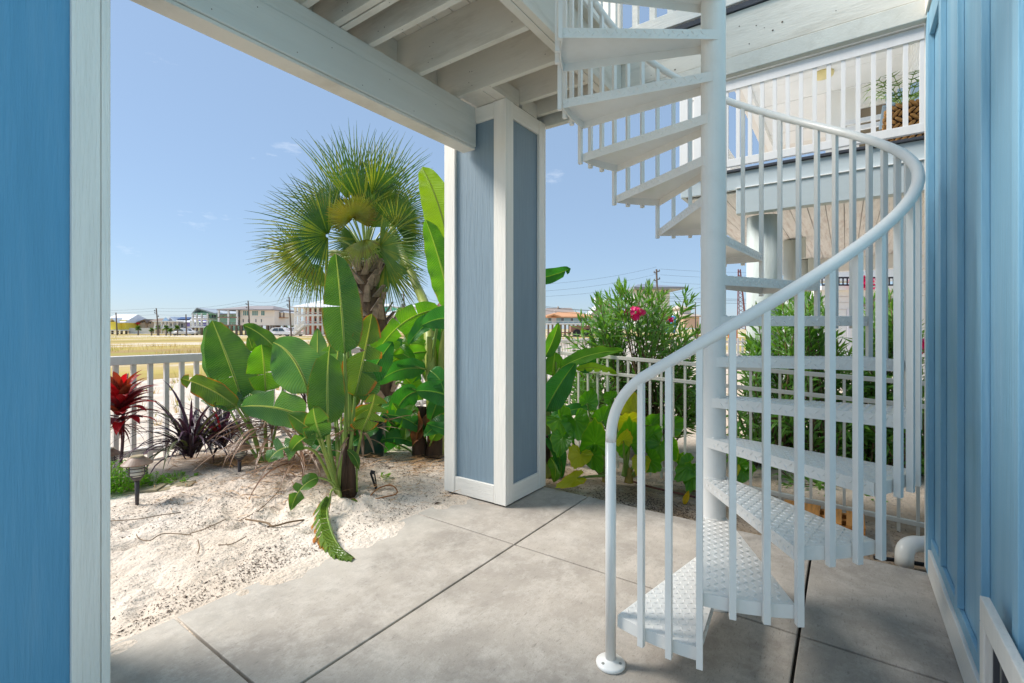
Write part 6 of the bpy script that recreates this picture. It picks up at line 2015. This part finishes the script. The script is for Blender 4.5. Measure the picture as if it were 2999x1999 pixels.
# pallet
pa = thing('wooden_pallet', 'orange-brown wooden pallet lying between the slab and the metal fence', 'pallet', (3.7, .3, 0))
PAL = mat('pallet_pine', srgb(196, 134, 66), rough=.75, var=.15, scale=3, bump=.3, bscale=25, stretch=(0.8, 9, 9), dirt=srgb(92, 70, 48), dirt_amt=.75, dirt_scale=5)
zp = 0.045
for i in range(4):
    y0 = -.10 + i * .122
    k = MB(); k.box(3.66, y0, zp, 3.955, y0 + .098, zp + .018); k.build('slat', PAL, pa, bevel=.002)
for x in (3.662, 3.79, 3.917):
    k = MB(); k.box(x, -.098, zp - .10, x + .036, .36, zp - .0015); k.build('stringer', PAL, pa)
# straw, twigs, mulch
STRAW = mat('dry_straw', srgb(176, 136, 92), rough=.9, var=.35, scale=8)
CHIP = mat('dark_mulch', srgb(88, 72, 60), rough=.95, var=.4, scale=30)
rr = random.Random(17)
k = MB()
def straw(cx_, cy_, sx, sy, n, ln=.22):
    for i in range(n):
        p = gnd(cx_ + rr.gauss(0, sx), cy_ + abs(rr.gauss(0, sy)) * rr.choice((-1, 1)), 0)
        p.z = zyard(p.x, p.y) + rr.uniform(.002, .04)
        a = rr.gauss(0, .5); d = RIGHT * math.cos(a) + VIEW * math.sin(a); L_ = ln * rr.uniform(.4, 1)
        s_ = d.cross(UP) * rr.uniform(.002, .005)
        q = p + d * L_ + UP * rr.uniform(-.01, .03)
        q.z = max(q.z, zyard(q.x, q.y) + .002)
        m_ = p.lerp(q, .5) + UP * rr.uniform(0, .012)
        k.add([p - s_, p + s_, m_ + s_, m_ - s_, q], [(0, 1, 2, 3), (3, 2, 4)])
straw(670, 1355, 50, 12, 620); straw(930, 1360, 90, 22, 320); straw(1220, 1360, 60, 20, 160); straw(840, 1385, 60, 14, 260); straw(600, 1350, 60, 14, 160); straw(820, 1430, 110, 22, 160, .12); straw(1150, 1420, 90, 30, 120, .10); straw(560, 1440, 100, 30, 90, .1)
tag(kind(k.build('straw_litter', STRAW, None), 'stuff'), 'dry tan straw and palm litter on the sand around the plant bases', 'litter')
k = MB()
def chips(n, gen, s0, s1):
    for i in range(n):
        X_, Y_ = gen()
        if X_ < 3.36 and Y_ < 2.5 and Y_ > -.4:
            continue
        z = zyard(X_, Y_) + .001
        a = rr.uniform(0, 3.14); L_ = rr.uniform(s0, s1); w = L_ * rr.uniform(.2, .45)
        d = Vector((math.cos(a), math.sin(a), rr.uniform(-.1, .3))) * L_; s_ = Vector((-math.sin(a), math.cos(a), 0)) * w
        c = Vector((X_, Y_, z + .002))
        k.add([c - d, c - s_, c + d, c + s_, c + UP * w * .8], [(0, 1, 4), (1, 2, 4), (2, 3, 4), (3, 0, 4)])
def drift():
    while True:
        X_, Y_ = rr.uniform(-.2, 3.0), rr.uniform(2.5, 4.4)
        f = noise.noise((X_ * 1.1, Y_ * 1.1, 7)) + .35 * noise.noise((X_ * 4, Y_ * 4, 2))
        e = math.exp(-((Y_ - 2.95 - .12 * X_) / .45) ** 2)
        if rr.random() < max(0.02, .2 + 1.2 * f) * (.25 + e):
            return X_, Y_
chips(9500, drift, .003, .0085)
chips(240, drift, .008, .015)
chips(2400, lambda: (rr.gauss(2.6, .6), rr.gauss(3.3, .5)), .003, .010)
chips(2200, lambda: (rr.uniform(3.37, 4.3), rr.uniform(-.35, 2.7)), .003, .010)
chips(1500, lambda: (3.62 + rr.gauss(0, .12), rr.gauss(1.2, .28)), .003, .012)
chips(500, lambda: (rr.gauss(3.4, .25), rr.gauss(3.35, .3)), .005, .016)
tag(kind(k.build('mulch_chips', CHIP, None), 'stuff'), 'dark mulch chips and shell grit scattered in drifts over the sand', 'mulch')
tw = [[(320, 1525, 0), (400, 1520, .01), (470, 1508, .02), (530, 1500, .0)], [(400, 1565, 0), (410, 1578, .0), (440, 1582, .01), (480, 1562, .01), (560, 1566, 0)], [(556, 1562, 0), (600, 1548, .012), (662, 1520, 0)],
      [(700, 1525, 0), (760, 1492, .02), (800, 1455, .03), (822, 1430, .06)], [(720, 1520, .0), (780, 1530, .012), (800, 1540, .01), (850, 1528, .012), (890, 1522, 0)], [(580, 1580, 0), (584, 1600, .01), (580, 1620, 0)],
      [(640, 1595, 0), (680, 1592, .01), (722, 1570, .012)], [(560, 1460, 0), (600, 1450, .012), (612, 1426, 0)]]
tl = ['long straight brown twig on the sand nearest the near pillar', 'curved brown twig looping low on the white sand', 'short straight twig at the middle of the open sand', 'thin bent stem running down from the bird-of-paradise', 'wavy dry strap of leaf below the bent stem',
      'small upright crooked twig among the dark chips', 'fine twig at the slab side of the dark chips', 'fine forked twig right of the tan paver']
for p_, l_ in zip(tw, tl):
    rope('twig', l_, 'twig', p_, .003 if 'strap' not in l_ else .006, TWIG, 'dry twigs on the sand')
rope('dry_tendril', 'brown dry tendril curled in a loop beside the drip stake', 'twig', [(1082, 1455, .0), (1105, 1432, .04), (1140, 1420, .06), (1160, 1430, .05), (1160, 1446, .02), (1120, 1456, 0.01), (1100, 1460, 0)], .005, mat('rust_tendril', srgb(150, 96, 50), rough=.7))
# brown curled leaves on the concrete
for i, (x, y, lab) in enumerate(((1282, 1474, 'brown curled leaf on the slab edge in front of the corner pillar'), (1302, 1466, 'tiny dark leaf scrap beside the brown curled leaf'))):
    p = gnd(x, y, 0.004); k = MB(); s_ = .034 if i == 0 else .012
    u = (RIGHT + VIEW * .9).normalized(); v = u.cross(UP)
    k.add([p - u * s_, p + v * s_ * .4 + UP * .006, p + u * s_, p - v * s_ * .4 + UP * .008, p + UP * .002], [(0, 1, 4), (1, 2, 4), (2, 3, 4), (3, 0, 4)])
    tag(k.build('dead_leaf', BARKD, None), lab, 'leaf')
yl = thing('fallen_leaf', 'yellow wilted leaf drooping onto the dark mulch behind the stair', 'leaf', at(2010, 1465, 3.75))
leafpx(yl, leafmat('yellow_wilted_leaf', srgb(216, 176, 20), srgb(232, 196, 40), veins=200), (2018, 1436, 3.72), (2003, 1476, 3.68), 18, roll=35, fold=.5, bulge=(7, 0), sk=.8)
# ---------------------------------------------------------------- grass on the vacant lot
GR = [leafmat('lot_grass_green', srgb(150, 156, 66), srgb(182, 176, 90), veins=30, trans=.3, tcol=(1.3, 1.3, .7, 1)), leafmat('lot_grass_dry', srgb(190, 164, 108), srgb(206, 184, 130), veins=30, trans=.3, tcol=(1.2, 1.1, .8, 1))]
k = MB()
def tuft(X_, Y_, z, n, h, m, sp):
    for i in range(n):
        a = rr.uniform(0, 6.283); ln = h * rr.uniform(.5, 1.15)
        d = Vector((math.cos(a), math.sin(a), 0)); s_ = Vector((-math.sin(a), math.cos(a), 0)) * (.004 + h * .02)
        b = Vector((X_, Y_, z)) + d * rr.uniform(0, sp)
        t = b + d * ln * rr.uniform(.2, .7) + UP * ln
        k.add([b - s_, b + s_, t], [(0, 1, 2)], m, [(0, -.5), (0, .5), (.1, 0)])
for i in range(520):
    X_, Y_ = rr.uniform(-3, 12), rr.uniform(6.1, 15)
    if noise.noise((X_ * .5, Y_ * .5, 3)) > -.12:
        tuft(X_, Y_, zyard(X_, Y_), 12, rr.uniform(.08, .22), 0 if rr.random() < .6 else 1, .1)
for i in range(5200):
    d = 14 * (95 / 14) ** rr.random(); r_ = rr.uniform(-.92, .35) * d
    p = rd(r_, d)
    if p.y < 15.5 and p.x < 25:
        continue
    q = Matrix.Rotation(math.radians(54.87), 3, 'Z') @ p
    f = noise.noise((q.x * .04, q.y * .10, 1)) + .4 * noise.noise((q.x * .2, q.y * .3, 6))
    if f > -.02:
        tuft(p.x, p.y, -.1, 6, rr.uniform(.15, .42), 0 if noise.noise((q.x * .05, q.y * .12, 9)) > 0 else 1, .5 + d * .012)
tag(kind(k.build('lot_grass', GR, None), 'stuff'), 'dry yellow-green grass tufts across the sandy vacant lot', 'grass')

# ---------------------------------------------------------------- nail heads and knots on the painted timber
NAIL = mat('rusty_nail', srgb(96, 82, 70), rough=.8, var=.3, scale=40)
k = MB()
def dot(p, n, r):
    o1 = n.orthogonal().normalized(); o2 = n.cross(o1)
    k.add([p + n * .0012 + (o1 * math.cos(q * 1.0472) + o2 * math.sin(q * 1.0472)) * r for q in range(6)], [(0, 1, 2, 3, 4, 5)])
rr = random.Random(23)
for x in jx:
    for yy in (2.20, 2.16, 1.56):
        for zz in (3.03, 3.12):
            dot(Vector((x - .019, yy + rr.uniform(-.02, .02), zz + rr.uniform(-.02, .02))), Vector((-1, 0, 0)), .0035)
    dot(Vector((x, 1.9 + rr.uniform(-.2, .2), ZJ0)), Vector((0, 0, -1)), .003)
for i in range(16):
    dot(Vector((3.345, rr.uniform(-.3, 1.3), rr.uniform(3.09, 3.32))), Vector((-1, 0, 0)), rr.choice((.003, .004, .006)))
for i in range(9):
    dot(Vector((.95 + i * .2, 2.290, 2.71 + .12 * (i % 2))), Vector((0, -1, 0)), .003)
o = k.build('nail_heads', NAIL, deck)
kind(o, 'stuff')
